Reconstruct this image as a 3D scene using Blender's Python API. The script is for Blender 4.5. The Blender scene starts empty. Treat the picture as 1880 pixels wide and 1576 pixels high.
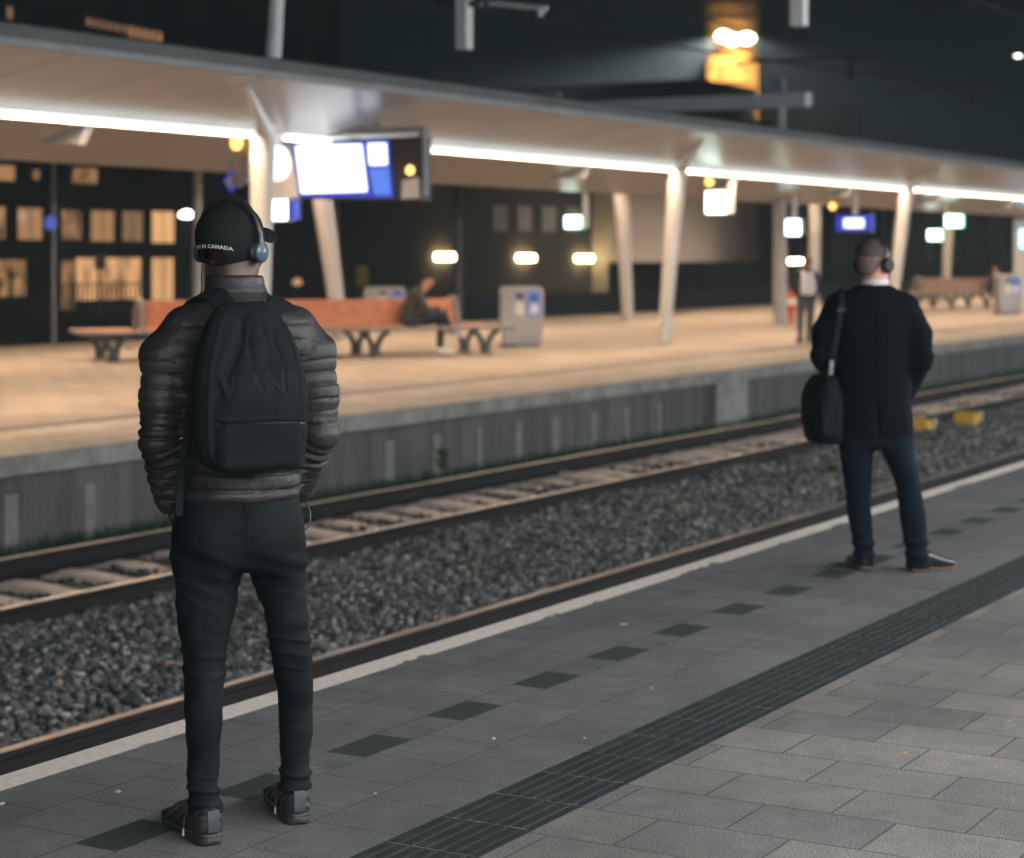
import bpy, bmesh, math, random
import numpy as np
from mathutils import Vector, Matrix, Euler

random.seed(7)
rng = np.random.default_rng(11)
S = bpy.context.scene
COL = S.collection
R = math.radians

# ------------------------------------------------------------------ camera, world, exposure
F_PX, HORIZON, EYE, YAW = 3764.0, 467.0, 1.62, R(30)
cam_data = bpy.data.cameras.new('camera')
cam = bpy.data.objects.new('camera', cam_data)
COL.objects.link(cam)
cam.location = (0, 0, EYE)
cam.rotation_euler = (R(90), 0, YAW - R(90))
cam_data.sensor_fit = 'HORIZONTAL'
cam_data.sensor_width = 36.0
cam_data.lens = 36.0 * F_PX / 1880.0
cam_data.shift_y = -(788.0 - HORIZON) / 1880.0
cam_data.clip_start = 0.05
cam_data.clip_end = 5000.0
cam_data.dof.use_dof = True
cam_data.dof.focus_distance = 5.72
cam_data.dof.aperture_fstop = 3.1
cam_data.dof.aperture_blades = 9
S.camera = cam

world = bpy.data.worlds.new('World')
S.world = world
world.use_nodes = True
bg = world.node_tree.nodes['Background']
bg.inputs['Color'].default_value = (0.0050, 0.0073, 0.0087, 1)   # night sky with the glow of the town in it
bg.inputs['Strength'].default_value = 1.0

S.view_settings.view_transform = 'Standard'
S.view_settings.look = 'None'
S.view_settings.exposure = 0.0
S.view_settings.gamma = 1.0
S.cycles.use_denoising = True
S.cycles.max_bounces = 8
S.cycles.diffuse_bounces = 4
S.cycles.caustics_reflective = False
S.cycles.caustics_refractive = False
S.cycles.sample_clamp_indirect = 4.0
S.cycles.use_light_tree = True
S.cycles.volume_bounces = 0
S.cycles.volume_max_steps = 64

# ------------------------------------------------------------------ measuring helpers (surveyed positions of the place)
FWD = Vector((math.cos(YAW), math.sin(YAW), 0))
RGT = Vector((math.sin(YAW), -math.cos(YAW), 0))
UP = Vector((0, 0, 1))
def ray(u, v): return FWD + RGT * ((u - 940) / F_PX) + UP * ((HORIZON - v) / F_PX)
def at_z(u, v, z=0.0):
    d = ray(u, v); return Vector((0, 0, EYE)) + d * ((z - EYE) / d.z)
def at_y(u, v, y):
    d = ray(u, v); return Vector((0, 0, EYE)) + d * (y / d.y)
def at_x(u, v, x):
    d = ray(u, v); return Vector((0, 0, EYE)) + d * (x / d.x)
def at_d(u, v, t): return Vector((0, 0, EYE)) + ray(u, v) * t
FAR_Z = -0.10           # top of the opposite platform
K = (EYE - FAR_Z) / EYE
RAIL_Z = -0.76

# ------------------------------------------------------------------ materials
def nodes_of(name):
    m = bpy.data.materials.new(name); m.use_nodes = True
    nt = m.node_tree
    return m, nt, nt.nodes['Principled BSDF']
def L(nt, a, b): nt.links.new(a, b)
def math_node(nt, op, a, b=None, c=None):
    n = nt.nodes.new('ShaderNodeMath'); n.operation = op
    for i, x in enumerate((a, b, c)):
        if x is None: continue
        if isinstance(x, (int, float)): n.inputs[i].default_value = x
        else: L(nt, x, n.inputs[i])
    return n.outputs[0]
def mix_col(nt, fac, a, b, blend='MIX'):
    n = nt.nodes.new('ShaderNodeMix'); n.data_type = 'RGBA'; n.blend_type = blend
    for key, x in ((0, fac), (6, a), (7, b)):
        if isinstance(x, (int, float)): n.inputs[key].default_value = x
        elif isinstance(x, tuple): n.inputs[key].default_value = (*x[:3], 1)
        else: L(nt, x, n.inputs[key])
    return n.outputs[2]
def noise(nt, vec, scale, detail=4, rough=0.55):
    n = nt.nodes.new('ShaderNodeTexNoise')
    n.inputs['Scale'].default_value = scale; n.inputs['Detail'].default_value = detail
    n.inputs['Roughness'].default_value = rough
    L(nt, vec, n.inputs['Vector']); return n.outputs['Fac']
def ramp(nt, fac, lo, hi):
    n = nt.nodes.new('ShaderNodeMapRange'); n.clamp = True
    n.inputs['From Min'].default_value = lo; n.inputs['From Max'].default_value = hi
    L(nt, fac, n.inputs['Value']); return n.outputs['Result']
def coords(nt):
    return nt.nodes.new('ShaderNodeTexCoord').outputs['Object']
def bump(nt, b, height, strength, dist=0.01):
    n = nt.nodes.new('ShaderNodeBump'); n.inputs['Strength'].default_value = strength
    n.inputs['Distance'].default_value = dist
    L(nt, height, n.inputs['Height']); L(nt, n.outputs['Normal'], b.inputs['Normal'])

def mat(name, c1, c2=None, scale=6.0, rough=0.6, rough2=None, metal=0.0, bmp=0.0, bscale=80.0, bdist=0.004,
        spec=0.5, detail=5, sheen=0.0, lo=0.35, hi=0.65):
    m, nt, b = nodes_of(name)
    b.inputs['Roughness'].default_value = rough
    b.inputs['Metallic'].default_value = metal
    b.inputs['Specular IOR Level'].default_value = spec
    if sheen:
        b.inputs['Sheen Weight'].default_value = sheen
    vec = coords(nt)
    c2 = c2 or tuple(x * 0.72 for x in c1)
    f = ramp(nt, noise(nt, vec, scale, detail), lo, hi)
    L(nt, mix_col(nt, f, c1, c2), b.inputs['Base Color'])
    if rough2 is not None:
        n = nt.nodes.new('ShaderNodeMapRange'); L(nt, f, n.inputs['Value'])
        n.inputs['To Min'].default_value = rough; n.inputs['To Max'].default_value = rough2
        L(nt, n.outputs['Result'], b.inputs['Roughness'])
    if bmp: bump(nt, b, noise(nt, vec, bscale, 4), bmp, bdist)
    return m

def glow(name, c, strength, base=(0.6, 0.6, 0.6)):
    m, nt, b = nodes_of(name)
    b.inputs['Base Color'].default_value = (*base, 1)
    b.inputs['Emission Color'].default_value = (*c, 1)
    b.inputs['Emission Strength'].default_value = strength
    b.inputs['Roughness'].default_value = 0.4
    return m

def paving(name, along_x, w, h, ox, oy, c1, c2, joint, mortar=0.006, speck=0.5, rough=0.75, offset=0.5, stain=0.35, spec=0.18, smooth_joint=0.1, emb=0.5):
    """stone slabs: brick pattern in plan, fine aggregate, stains"""
    m, nt, b = nodes_of(name)
    vec = coords(nt)
    sep = nt.nodes.new('ShaderNodeSeparateXYZ'); L(nt, vec, sep.inputs[0])
    com = nt.nodes.new('ShaderNodeCombineXYZ')
    ax, ay = (sep.outputs[0], sep.outputs[1]) if along_x else (sep.outputs[1], sep.outputs[0])
    L(nt, math_node(nt, 'ADD', ax, ox + 300 * w), com.inputs[0]); L(nt, math_node(nt, 'ADD', ay, oy + 300 * h), com.inputs[1])
    br = nt.nodes.new('ShaderNodeTexBrick')
    L(nt, com.outputs[0], br.inputs['Vector'])
    br.offset = offset; br.offset_frequency = 2; br.squash = 1.0
    br.inputs['Scale'].default_value = 1.0
    br.inputs['Mortar Size'].default_value = mortar
    br.inputs['Mortar Smooth'].default_value = smooth_joint
    br.inputs['Brick Width'].default_value = w; br.inputs['Row Height'].default_value = h
    br.inputs['Color1'].default_value = (*c1, 1); br.inputs['Color2'].default_value = (*c2, 1)
    br.inputs['Mortar'].default_value = (*joint, 1)
    grain = noise(nt, vec, 190, 2, 0.6)
    big = noise(nt, vec, 1.1, 5, 0.6)
    mid = noise(nt, vec, 9, 4, 0.6)
    g = nt.nodes.new('ShaderNodeMapRange'); L(nt, grain, g.inputs['Value'])
    g.inputs['From Min'].default_value = 0.40; g.inputs['From Max'].default_value = 0.60
    g.inputs['To Min'].default_value = 1 - speck; g.inputs['To Max'].default_value = 1 + speck
    st = nt.nodes.new('ShaderNodeMapRange'); L(nt, math_node(nt, 'ADD', math_node(nt, 'MULTIPLY', big, 0.6), math_node(nt, 'MULTIPLY', mid, 0.4)), st.inputs['Value'])
    st.inputs['From Min'].default_value = 0.35; st.inputs['From Max'].default_value = 0.65
    st.inputs['To Min'].default_value = 1 - stain; st.inputs['To Max'].default_value = 1 + stain * 0.6
    vo = nt.nodes.new('ShaderNodeTexVoronoi'); vo.inputs['Scale'].default_value = 3.2; L(nt, vec, vo.inputs['Vector'])
    sc_ = nt.nodes.new('ShaderNodeSeparateColor'); L(nt, vo.outputs['Color'], sc_.inputs[0])
    spot_ = math_node(nt, 'MULTIPLY', math_node(nt, 'LESS_THAN', vo.outputs['Distance'], math_node(nt, 'MULTIPLY', sc_.outputs[1], 0.075)), math_node(nt, 'GREATER_THAN', sc_.outputs[0], 0.55))
    gum = math_node(nt, 'SUBTRACT', 1.0, math_node(nt, 'MULTIPLY', spot_, math_node(nt, 'SUBTRACT', 0.42, math_node(nt, 'MULTIPLY', sc_.outputs[2], 0.7))))
    k = math_node(nt, 'MULTIPLY', math_node(nt, 'MULTIPLY', g.outputs['Result'], st.outputs['Result']), gum)
    kc = nt.nodes.new('ShaderNodeCombineColor')
    for i in range(3): L(nt, k, kc.inputs[i])
    L(nt, mix_col(nt, 1.0, br.outputs['Color'], kc.outputs[0], 'MULTIPLY'), b.inputs['Base Color'])
    b.inputs['Roughness'].default_value = rough
    b.inputs['Specular IOR Level'].default_value = spec
    hgt = math_node(nt, 'SUBTRACT', math_node(nt, 'MULTIPLY', grain, 0.25), br.outputs['Fac'])
    bump(nt, b, hgt, emb, 0.004)
    return m, nt, b

# ------------------------------------------------------------------ mesh helpers
def link(o, parent=None):
    COL.objects.link(o)
    if parent is not None: o.parent = parent
    return o
def tag(o, label=None, cat=None, group=None, kind=None):
    if label: o['label'] = label
    if cat: o['category'] = cat
    if group: o['group'] = group
    if kind: o['kind'] = kind
    return o
def empty(name, loc=(0, 0, 0), rz=0.0, label=None, cat=None, group=None):
    o = bpy.data.objects.new(name, None)
    o.empty_display_size = 0.2
    link(o); o.location = loc; o.rotation_euler = (0, 0, rz)
    return tag(o, label, cat, group)
def copy_thing(o, parent=None):
    c = o.copy(); COL.objects.link(c)
    if parent is not None: c.parent = parent
    for ch in list(o.children): copy_thing(ch, c)
    return c

class MB:
    def __init__(self): self.v = []; self.f = []; self.mi = []; self.m = Matrix.Identity(4); self.cur = 0
    def add(self, vs, fs):
        n = len(self.v)
        self.v += [tuple(self.m @ Vector(p)) for p in vs]
        self.f += [tuple(i + n for i in f) for f in fs]; self.mi += [self.cur] * len(fs)
        return self
    def box(self, x0, x1, y0, y1, z0, z1):
        return self.add([(x0, y0, z0), (x1, y0, z0), (x1, y1, z0), (x0, y1, z0), (x0, y0, z1), (x1, y0, z1), (x1, y1, z1), (x0, y1, z1)],
                        [(3, 2, 1, 0), (4, 5, 6, 7), (0, 1, 5, 4), (1, 2, 6, 5), (2, 3, 7, 6), (3, 0, 4, 7)])
    def cbox(self, c, s): return self.box(c[0] - s[0] / 2, c[0] + s[0] / 2, c[1] - s[1] / 2, c[1] + s[1] / 2, c[2] - s[2] / 2, c[2] + s[2] / 2)
    def sheet(self, x0, x1, y0, y1, z): return self.add([(x0, y0, z), (x1, y0, z), (x1, y1, z), (x0, y1, z)], [(0, 1, 2, 3)])
    def prism(self, poly, axis, a, b):
        """poly of 2-D points extruded along an axis; x: (y,z) y: (x,z) z: (x,y)"""
        def p3(p, t): return (t, p[0], p[1]) if axis == 'x' else (p[0], t, p[1]) if axis == 'y' else (p[0], p[1], t)
        n = len(poly)
        vs = [p3(p, a) for p in poly] + [p3(p, b) for p in poly]
        fs = [tuple(range(n))[::-1], tuple(range(n, 2 * n))] + [(i, (i + 1) % n, n + (i + 1) % n, n + i) for i in range(n)]
        return self.add(vs, fs)
    def tube(self, pts, rad, n=10, cap=True, squash=1.0):
        pts = [Vector(p) for p in pts]
        if not isinstance(rad, (list, tuple)): rad = [rad] * len(pts)
        rings = []; ref = None
        for i, p in enumerate(pts):
            t = (pts[min(i + 1, len(pts) - 1)] - pts[max(i - 1, 0)]).normalized()
            if ref is None:
                ref = Vector((0, 0, 1)) if abs(t.z) < 0.9 else Vector((1, 0, 0))
            s = t.cross(ref).normalized(); w = s.cross(t).normalized(); ref = w
            rings.append([p + (s * math.cos(2 * math.pi * k / n) + w * math.sin(2 * math.pi * k / n) * squash) * rad[i] for k in range(n)])
        vs = [q for r_ in rings for q in r_]
        fs = [(i * n + k, i * n + (k + 1) % n, (i + 1) * n + (k + 1) % n, (i + 1) * n + k) for i in range(len(pts) - 1) for k in range(n)]
        if cap: fs += [tuple(range(n))[::-1], tuple(range((len(pts) - 1) * n, len(pts) * n))]
        return self.add(vs, fs)
    def strip(self, pts, side, w, t):
        """flat strap following pts, side = width direction"""
        pts = [Vector(p) for p in pts]; sd = Vector(side).normalized()
        vs = []
        for i, p in enumerate(pts):
            tg = (pts[min(i + 1, len(pts) - 1)] - pts[max(i - 1, 0)]).normalized()
            nrm = tg.cross(sd).normalized()
            vs += [p - sd * w / 2 - nrm * t / 2, p + sd * w / 2 - nrm * t / 2, p + sd * w / 2 + nrm * t / 2, p - sd * w / 2 + nrm * t / 2]
        fs = [(i * 4 + k, i * 4 + (k + 1) % 4, i * 4 + 4 + (k + 1) % 4, i * 4 + 4 + k) for i in range(len(pts) - 1) for k in range(4)]
        fs += [(3, 2, 1, 0), tuple((len(pts) - 1) * 4 + k for k in range(4))]
        return self.add(vs, fs)
    def lathe(self, prof, n=24, c=(0, 0, 0), axis='z'):
        """prof: (radius, height) list; closed ends"""
        vs = []
        for r_, h in prof:
            for k in range(n):
                a = 2 * math.pi * k / n; x, y = r_ * math.cos(a), r_ * math.sin(a)
                vs.append((c[0] + x, c[1] + y, c[2] + h) if axis == 'z' else (c[0] + h, c[1] + x, c[2] + y) if axis == 'x' else (c[0] + x, c[1] + h, c[2] - y))
        fs = [(i * n + k, i * n + (k + 1) % n, (i + 1) * n + (k + 1) % n, (i + 1) * n + k) for i in range(len(prof) - 1) for k in range(n)]
        fs += [tuple(range(n))[::-1], tuple(range((len(prof) - 1) * n, len(prof) * n))]
        return self.add(vs, fs)
    def build(self, name, mats, parent=None, smooth=False, bevel=0.0, seg=2, loc=None, rz=0.0):
        me = bpy.data.meshes.new(name)
        me.from_pydata(self.v, [], self.f)
        for m_ in (mats if isinstance(mats, (list, tuple)) else [mats]): me.materials.append(m_)
        me.polygons.foreach_set('material_index', self.mi)
        if smooth: me.polygons.foreach_set('use_smooth', [True] * len(self.f))
        me.update()
        o = bpy.data.objects.new(name, me); link(o, parent)
        if loc is not None: o.location = loc
        o.rotation_euler = (0, 0, rz)
        if bevel:
            md = o.modifiers.new('bevel', 'BEVEL'); md.width = bevel; md.segments = seg; md.limit_method = 'ANGLE'; md.angle_limit = R(40)
        if smooth:
            try: me.set_sharp_from_angle(angle=R(50))
            except Exception: pass
        return o

def raw_mesh(name, V, Q, mats, parent=None, smooth=True):
    """numpy verts + equal-sized faces"""
    V = np.asarray(V, dtype=np.float32); Q = np.asarray(Q, dtype=np.int32); k = Q.shape[1]
    me = bpy.data.meshes.new(name)
    me.vertices.add(len(V)); me.vertices.foreach_set('co', V.ravel())
    me.loops.add(Q.size); me.loops.foreach_set('vertex_index', Q.ravel())
    me.polygons.add(len(Q)); me.polygons.foreach_set('loop_start', np.arange(0, Q.size, k, dtype=np.int32))
    try: me.polygons.foreach_set('loop_total', np.full(len(Q), k, dtype=np.int32))
    except Exception: pass
    me.polygons.foreach_set('use_smooth', np.full(len(Q), smooth, dtype=bool))
    for m_ in (mats if isinstance(mats, (list, tuple)) else [mats]): me.materials.append(m_)
    me.update(calc_edges=True); me.validate()
    o = bpy.data.objects.new(name, me); link(o, parent); return o

def text_mesh(txt, size, bold=0.0, spacing=1.0, extrude=0.0):
    """verts/faces of lettering, centred, in the xy plane"""
    cu = bpy.data.curves.new('lettering', 'FONT'); cu.body = txt; cu.size = size; cu.align_x = 'CENTER'; cu.align_y = 'CENTER'
    cu.offset = bold; cu.space_character = spacing; cu.extrude = extrude; cu.resolution_u = 4
    o = bpy.data.objects.new('lettering', cu); COL.objects.link(o)
    dg = bpy.context.evaluated_depsgraph_get()
    me = bpy.data.meshes.new_from_object(o.evaluated_get(dg))
    vs = [v.co.copy() for v in me.vertices]; fs = [tuple(p.vertices) for p in me.polygons]
    bpy.data.objects.remove(o); bpy.data.curves.remove(cu); bpy.data.meshes.remove(me)
    return vs, fs

# ------------------------------------------------------------------ soft-body modelling: distance fields meshed by surface nets
def smin(a, b, k):
    h = np.clip(0.5 + 0.5 * (b - a) / k, 0, 1)
    return b + (a - b) * h - k * h * (1 - h)
def smax(a, b, k): return -smin(-a, -b, k)
def cone(P, a, b, ra, rb, flat=None):
    a = np.asarray(a, float); b = np.asarray(b, float)
    ab = b - a; t = np.clip(((P - a) @ ab) / (ab @ ab), 0, 1)
    q = P - a - t[:, None] * ab
    return np.sqrt((q * q).sum(1)) - (ra + (rb - ra) * t), t
def limb(P, pts, rad, k=0.02):
    d = None; s = np.zeros(len(P)); cum = 0.0; best = None
    for i in range(len(pts) - 1):
        di, t = cone(P, pts[i], pts[i + 1], rad[i], rad[i + 1])
        ln = float(np.linalg.norm(np.asarray(pts[i + 1], float) - np.asarray(pts[i], float)))
        if d is None: d = di; best = di.copy(); s = t * ln
        else:
            w = di < best; s = np.where(w, cum + t * ln, s); best = np.minimum(best, di); d = smin(d, di, k)
        cum += ln
    return d, s
def ell(P, c, r, rot=None):
    q = P - np.asarray(c, float)
    if rot is not None: q = q @ np.asarray(rot)      # rot columns = local axes
    r = np.asarray(r, float)
    k0 = np.sqrt(((q / r) ** 2).sum(1)); k1 = np.sqrt(((q / (r * r)) ** 2).sum(1)) + 1e-9
    return k0 * (k0 - 1) / k1
def loft(P, rows, e=2.0, rnd=0.03):
    """rows: (z, cx, cy, rx, ry), ascending z"""
    A = np.asarray(rows, float); z = P[:, 2]
    zz = np.linspace(A[0, 0], A[-1, 0], 160)
    def sm(c):
        y = np.interp(zz, A[:, 0], A[:, c]); n = 9
        yp = np.pad(y, n, mode='reflect', reflect_type='odd'); ker = np.hanning(2 * n + 1); ker /= ker.sum()
        return np.convolve(yp, ker, 'valid')
    cx, cy, rx, ry = (np.interp(z, zz, sm(c)) for c in (1, 2, 3, 4))
    q = (np.abs((P[:, 0] - cx) / rx) ** e + np.abs((P[:, 1] - cy) / ry) ** e) ** (1 / e)
    d = (q - 1) * np.minimum(rx, ry)
    cap = np.maximum(A[0, 0] - z, z - A[-1, 0])
    return smax(d, cap, rnd)
def rbox(P, c, hs, r, rot=None):
    q = P - np.asarray(c, float)
    if rot is not None: q = q @ np.asarray(rot)
    q = np.abs(q) - (np.asarray(hs, float) - r)
    return np.sqrt((np.maximum(q, 0) ** 2).sum(1)) + np.minimum(q.max(1), 0) - r
def wob(P, f, seed, n=5):
    g = np.random.default_rng(seed); o = np.zeros(len(P))
    for _ in range(n):
        d = g.normal(size=3); d /= np.linalg.norm(d); d *= f * g.uniform(0.6, 1.5)
        o += np.sin(P @ d + g.uniform(0, 6.28))
    return o / n
def rot_z(a):
    c, s = math.cos(a), math.sin(a); return np.array([[c, -s, 0], [s, c, 0], [0, 0, 1.0]])

def net(fn, lo, hi, h):
    lo = np.asarray(lo, float); hi = np.asarray(hi, float)
    B = 8; nb = np.ceil((hi - lo) / (h * B)).astype(int) + 1; n = nb * B
    bi = np.stack(np.meshgrid(*[np.arange(k) for k in nb], indexing='ij'), -1).reshape(-1, 3)
    cen = lo + (bi * B + (B - 1) / 2) * h
    dc = fn(cen)
    vol = np.empty(tuple(n), np.float32)
    v6 = vol.reshape(nb[0], B, nb[1], B, nb[2], B)
    v6[:] = dc.reshape(nb)[:, None, :, None, :, None]
    near = np.where(np.abs(dc) < B * h * 1.6)[0]
    loc = np.stack(np.meshgrid(*[np.arange(B)] * 3, indexing='ij'), -1).reshape(-1, 3)
    for s in range(0, len(near), 400):
        ch = near[s:s + 400]
        P = lo + (bi[ch][:, None, :] * B + loc[None]) * h
        d = fn(P.reshape(-1, 3)).reshape(len(ch), B, B, B)
        b = bi[ch]
        v6[b[:, 0], :, b[:, 1], :, b[:, 2], :] = d
    neg = vol < 0
    cnt = np.zeros(tuple(n - 1), np.int8)
    offs = [(i, j, k) for i in (0, 1) for j in (0, 1) for k in (0, 1)]
    for o in offs: cnt += neg[o[0]:n[0] - 1 + o[0], o[1]:n[1] - 1 + o[1], o[2]:n[2] - 1 + o[2]]
    act = np.argwhere((cnt > 0) & (cnt < 8))
    idx = np.full(tuple(n - 1), -1, np.int32); idx[tuple(act.T)] = np.arange(len(act))
    cv = np.stack([vol[act[:, 0] + o[0], act[:, 1] + o[1], act[:, 2] + o[2]] for o in offs], 1)
    acc = np.zeros((len(act), 3)); c = np.zeros(len(act))
    for a in range(8):
        for b in range(a + 1, 8):
            da = np.array(offs[b]) - np.array(offs[a])
            if np.abs(da).sum() != 1: continue
            va, vb = cv[:, a], cv[:, b]; m = (va < 0) != (vb < 0)
            t = np.where(m, va / np.where(m, va - vb, 1), 0)
            acc += np.where(m[:, None], np.array(offs[a]) + t[:, None] * da, 0); c += m
    V = lo + (act + acc / c[:, None]) * h
    Q = []
    for ax in range(3):
        o1, o2 = [(1, 2), (2, 0), (0, 1)][ax]
        sl0 = [slice(None)] * 3; sl1 = [slice(None)] * 3
        sl0[ax] = slice(0, n[ax] - 1); sl1[ax] = slice(1, n[ax])
        s0, s1 = neg[tuple(sl0)], neg[tuple(sl1)]
        e = np.argwhere(s0 != s1)
        ok = (e[:, o1] > 0) & (e[:, o2] > 0) & (e[:, o1] < n[o1] - 1) & (e[:, o2] < n[o2] - 1)
        e = e[ok]; fl = s0[tuple(e.T)]
        def cid(d1, d2):
            q = e.copy(); q[:, o1] += d1; q[:, o2] += d2; return idx[tuple(q.T)]
        q = np.stack([cid(-1, -1), cid(0, -1), cid(0, 0), cid(-1, 0)], 1)
        q[~fl] = q[~fl][:, ::-1]
        Q.append(q)
    Q = np.concatenate(Q); Q = Q[(Q >= 0).all(1)]
    return V, Q
def soft(name, fn, lo, hi, h, m, parent):
    V, Q = net(fn, lo, hi, h)
    return raw_mesh(name, V, Q, m, parent, True)
# ================================================================== materials of the place
M = {}
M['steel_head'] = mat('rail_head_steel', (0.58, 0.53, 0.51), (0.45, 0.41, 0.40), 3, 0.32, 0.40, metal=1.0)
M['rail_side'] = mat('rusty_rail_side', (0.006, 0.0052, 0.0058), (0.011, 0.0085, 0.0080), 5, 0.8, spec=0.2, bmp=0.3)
M['concrete'] = mat('grey_concrete', (0.19, 0.185, 0.175), (0.12, 0.118, 0.112), 2.2, 0.85, bmp=0.4, bscale=60)
M['sleeper'] = mat('sleeper_concrete', (0.70, 0.59, 0.51), (0.58, 0.48, 0.41), 6, 0.85, bmp=0.3)
M['coping'] = mat('coping_concrete', (0.27, 0.26, 0.25), (0.15, 0.147, 0.14), 3.5, 0.8, bmp=0.3)
M['ground'] = mat('dark_ground', (0.035, 0.036, 0.034), (0.02, 0.021, 0.02), 0.8, 0.95)
M['white_paint'] = mat('white_enamel', (0.84, 0.82, 0.79), (0.78, 0.76, 0.73), 3, 0.4)
M['pale_metal'] = mat('galvanised_metal', (0.70, 0.73, 0.75), (0.60, 0.63, 0.65), 2, 0.5)
M['grey_paint'] = mat('grey_paint', (0.28, 0.29, 0.30), (0.22, 0.23, 0.24), 3, 0.5)
M['dark_grey'] = mat('dark_grey_paint', (0.06, 0.065, 0.07), (0.04, 0.043, 0.047), 3, 0.5)
M['black'] = mat('black_plastic', (0.012, 0.012, 0.013), (0.008, 0.008, 0.009), 5, 0.45)
M['wood'] = mat('oiled_hardwood', (0.60, 0.225, 0.115), (0.44, 0.155, 0.08), 9, 0.45, bmp=0.2)
M['cast_dark'] = mat('dark_cast_iron', (0.065, 0.070, 0.075), (0.045, 0.048, 0.052), 8, 0.55)
M['cast'] = mat('grey_cast_metal', (0.24, 0.235, 0.23), (0.18, 0.178, 0.175), 8, 0.5)
M['blue'] = mat('blue_panel', (0.02, 0.05, 0.32), (0.015, 0.04, 0.25), 3, 0.3)
M['yellow'] = mat('yellow_paint', (0.62, 0.40, 0.03), (0.45, 0.27, 0.02), 14, 0.6)
M['red'] = mat('red_paint', (0.55, 0.07, 0.03), (0.42, 0.05, 0.025), 6, 0.5)
LIGHT = (1.0, 0.70, 0.455)
M['strip'] = [glow('lit_strip_side', (0.95, 1.0, 0.95), 1.35), glow('lit_strip_diffuser', LIGHT, 105.0)]
def strip_faces(o):
    for p in o.data.polygons: p.material_index = 1 if p.normal.z < -0.5 and p.area > 0.15 else 0
    return o
M['near_strip'] = glow('lit_strip_diffuser_near', (0.96, 0.985, 0.985), 118.0)
M['screen'] = glow('lit_screen', (0.82, 0.93, 1.0), 2.3, (0.1, 0.1, 0.1))
M['screen_blue'] = glow('lit_blue_panel', (0.035, 0.06, 0.75), 0.62, (0.01, 0.015, 0.12))
M['screen_pale'] = glow('lit_pale_blue_panel', (0.09, 0.26, 0.95), 0.8, (0.02, 0.04, 0.15))
M['clock'] = glow('lit_clock_face', (1.0, 0.98, 0.95), 2.0)
M['exit'] = glow('lit_exit_sign', (0.75, 1.0, 0.88), 6.0)
M['exit_green'] = glow('lit_exit_green', (0.05, 0.75, 0.32), 1.6)
M['lamp_warm'] = glow('lit_lamp_glass', (1.0, 0.78, 0.36), 30.0)
M['amber'] = glow('lit_amber_lens', (1.0, 0.52, 0.10), 3.0)
M['small_lamp'] = glow('lit_lamp_white', (1.0, 0.93, 0.85), 14.0)

# ================================================================== ground, track bed, rails, sleepers
g = MB(); g.sheet(-900, 2600, -900, 2600, -1.25); tag(g.build('ground', M['ground']), kind='structure')
tb = MB(); tb.box(-12, 190, 4.75, 9.60, -1.24, -0.94); tb.box(-12, 190, 9.60, 12.75, -1.24, -0.99)
M['bed'] = mat('ballast_fines', (0.075, 0.077, 0.075), (0.03, 0.032, 0.031), 22, 0.95, bmp=1.0, bscale=16, bdist=0.05)
tag(tb.build('trackbed', M['bed']), kind='structure')

def stones(name, bands, m):
    """every stone a jittered twelve-sided lump; bands: (x0, x1, y0, y1, z, per_m2, size)"""
    ph = (1 + 5 ** 0.5) / 2
    iv = np.array([(-1, ph, 0), (1, ph, 0), (-1, -ph, 0), (1, -ph, 0), (0, -1, ph), (0, 1, ph), (0, -1, -ph), (0, 1, -ph), (ph, 0, -1), (ph, 0, 1), (-ph, 0, -1), (-ph, 0, 1)]) / 1.902
    it = np.array([(0, 11, 5), (0, 5, 1), (0, 1, 7), (0, 7, 10), (0, 10, 11), (1, 5, 9), (5, 11, 4), (11, 10, 2), (10, 7, 6), (7, 1, 8), (3, 9, 4), (3, 4, 2), (3, 2, 6), (3, 6, 8), (3, 8, 9), (4, 9, 5), (2, 4, 11), (6, 2, 10), (8, 6, 7), (9, 8, 1)])
    VS, FS, n0 = [], [], 0
    for x0, x1, y0, y1, z, dens, size in bands:
        n = int((x1 - x0) * (y1 - y0) * dens)
        p = np.stack([rng.uniform(x0, x1, n), rng.uniform(y0, y1, n), np.zeros(n)], 1)
        p[:, 2] = z + 0.018 * np.sin(p[:, 0] * 2.1 + p[:, 1]) * np.cos(p[:, 1] * 1.7) + rng.uniform(-0.022, 0.028, n)
        r = size * rng.uniform(0.6, 1.25, n)
        sc = r[:, None] * np.stack([rng.uniform(0.8, 1.4, n), rng.uniform(0.7, 1.1, n), rng.uniform(0.5, 0.85, n)], 1)
        v = iv[None] * rng.uniform(0.72, 1.18, (n, 12, 1)) * sc[:, None]
        a, b = rng.uniform(0, 6.28, n), rng.normal(0, 0.5, n)
        ca, sa, cb, sb = np.cos(a), np.sin(a), np.cos(b), np.sin(b)
        y, zz = v[..., 1] * cb[:, None] - v[..., 2] * sb[:, None], v[..., 1] * sb[:, None] + v[..., 2] * cb[:, None]
        x = v[..., 0]
        v = np.stack([x * ca[:, None] - y * sa[:, None], x * sa[:, None] + y * ca[:, None], zz], -1) + p[:, None]
        VS.append(v.reshape(-1, 3)); FS.append((it[None] + (np.arange(n) * 12)[:, None, None]).reshape(-1, 3) + n0); n0 += n * 12
    return raw_mesh(name, np.concatenate(VS), np.concatenate(FS), m, None, False)
m, nt, b = nodes_of('ballast_stone')
gi = nt.nodes.new('ShaderNodeNewGeometry')
rp = nt.nodes.new('ShaderNodeValToRGB'); L(nt, gi.outputs['Random Per Island'], rp.inputs[0])
rp.color_ramp.elements[0].color = (0.022, 0.030, 0.032, 1); rp.color_ramp.elements[1].color = (0.42, 0.41, 0.40, 1)
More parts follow.
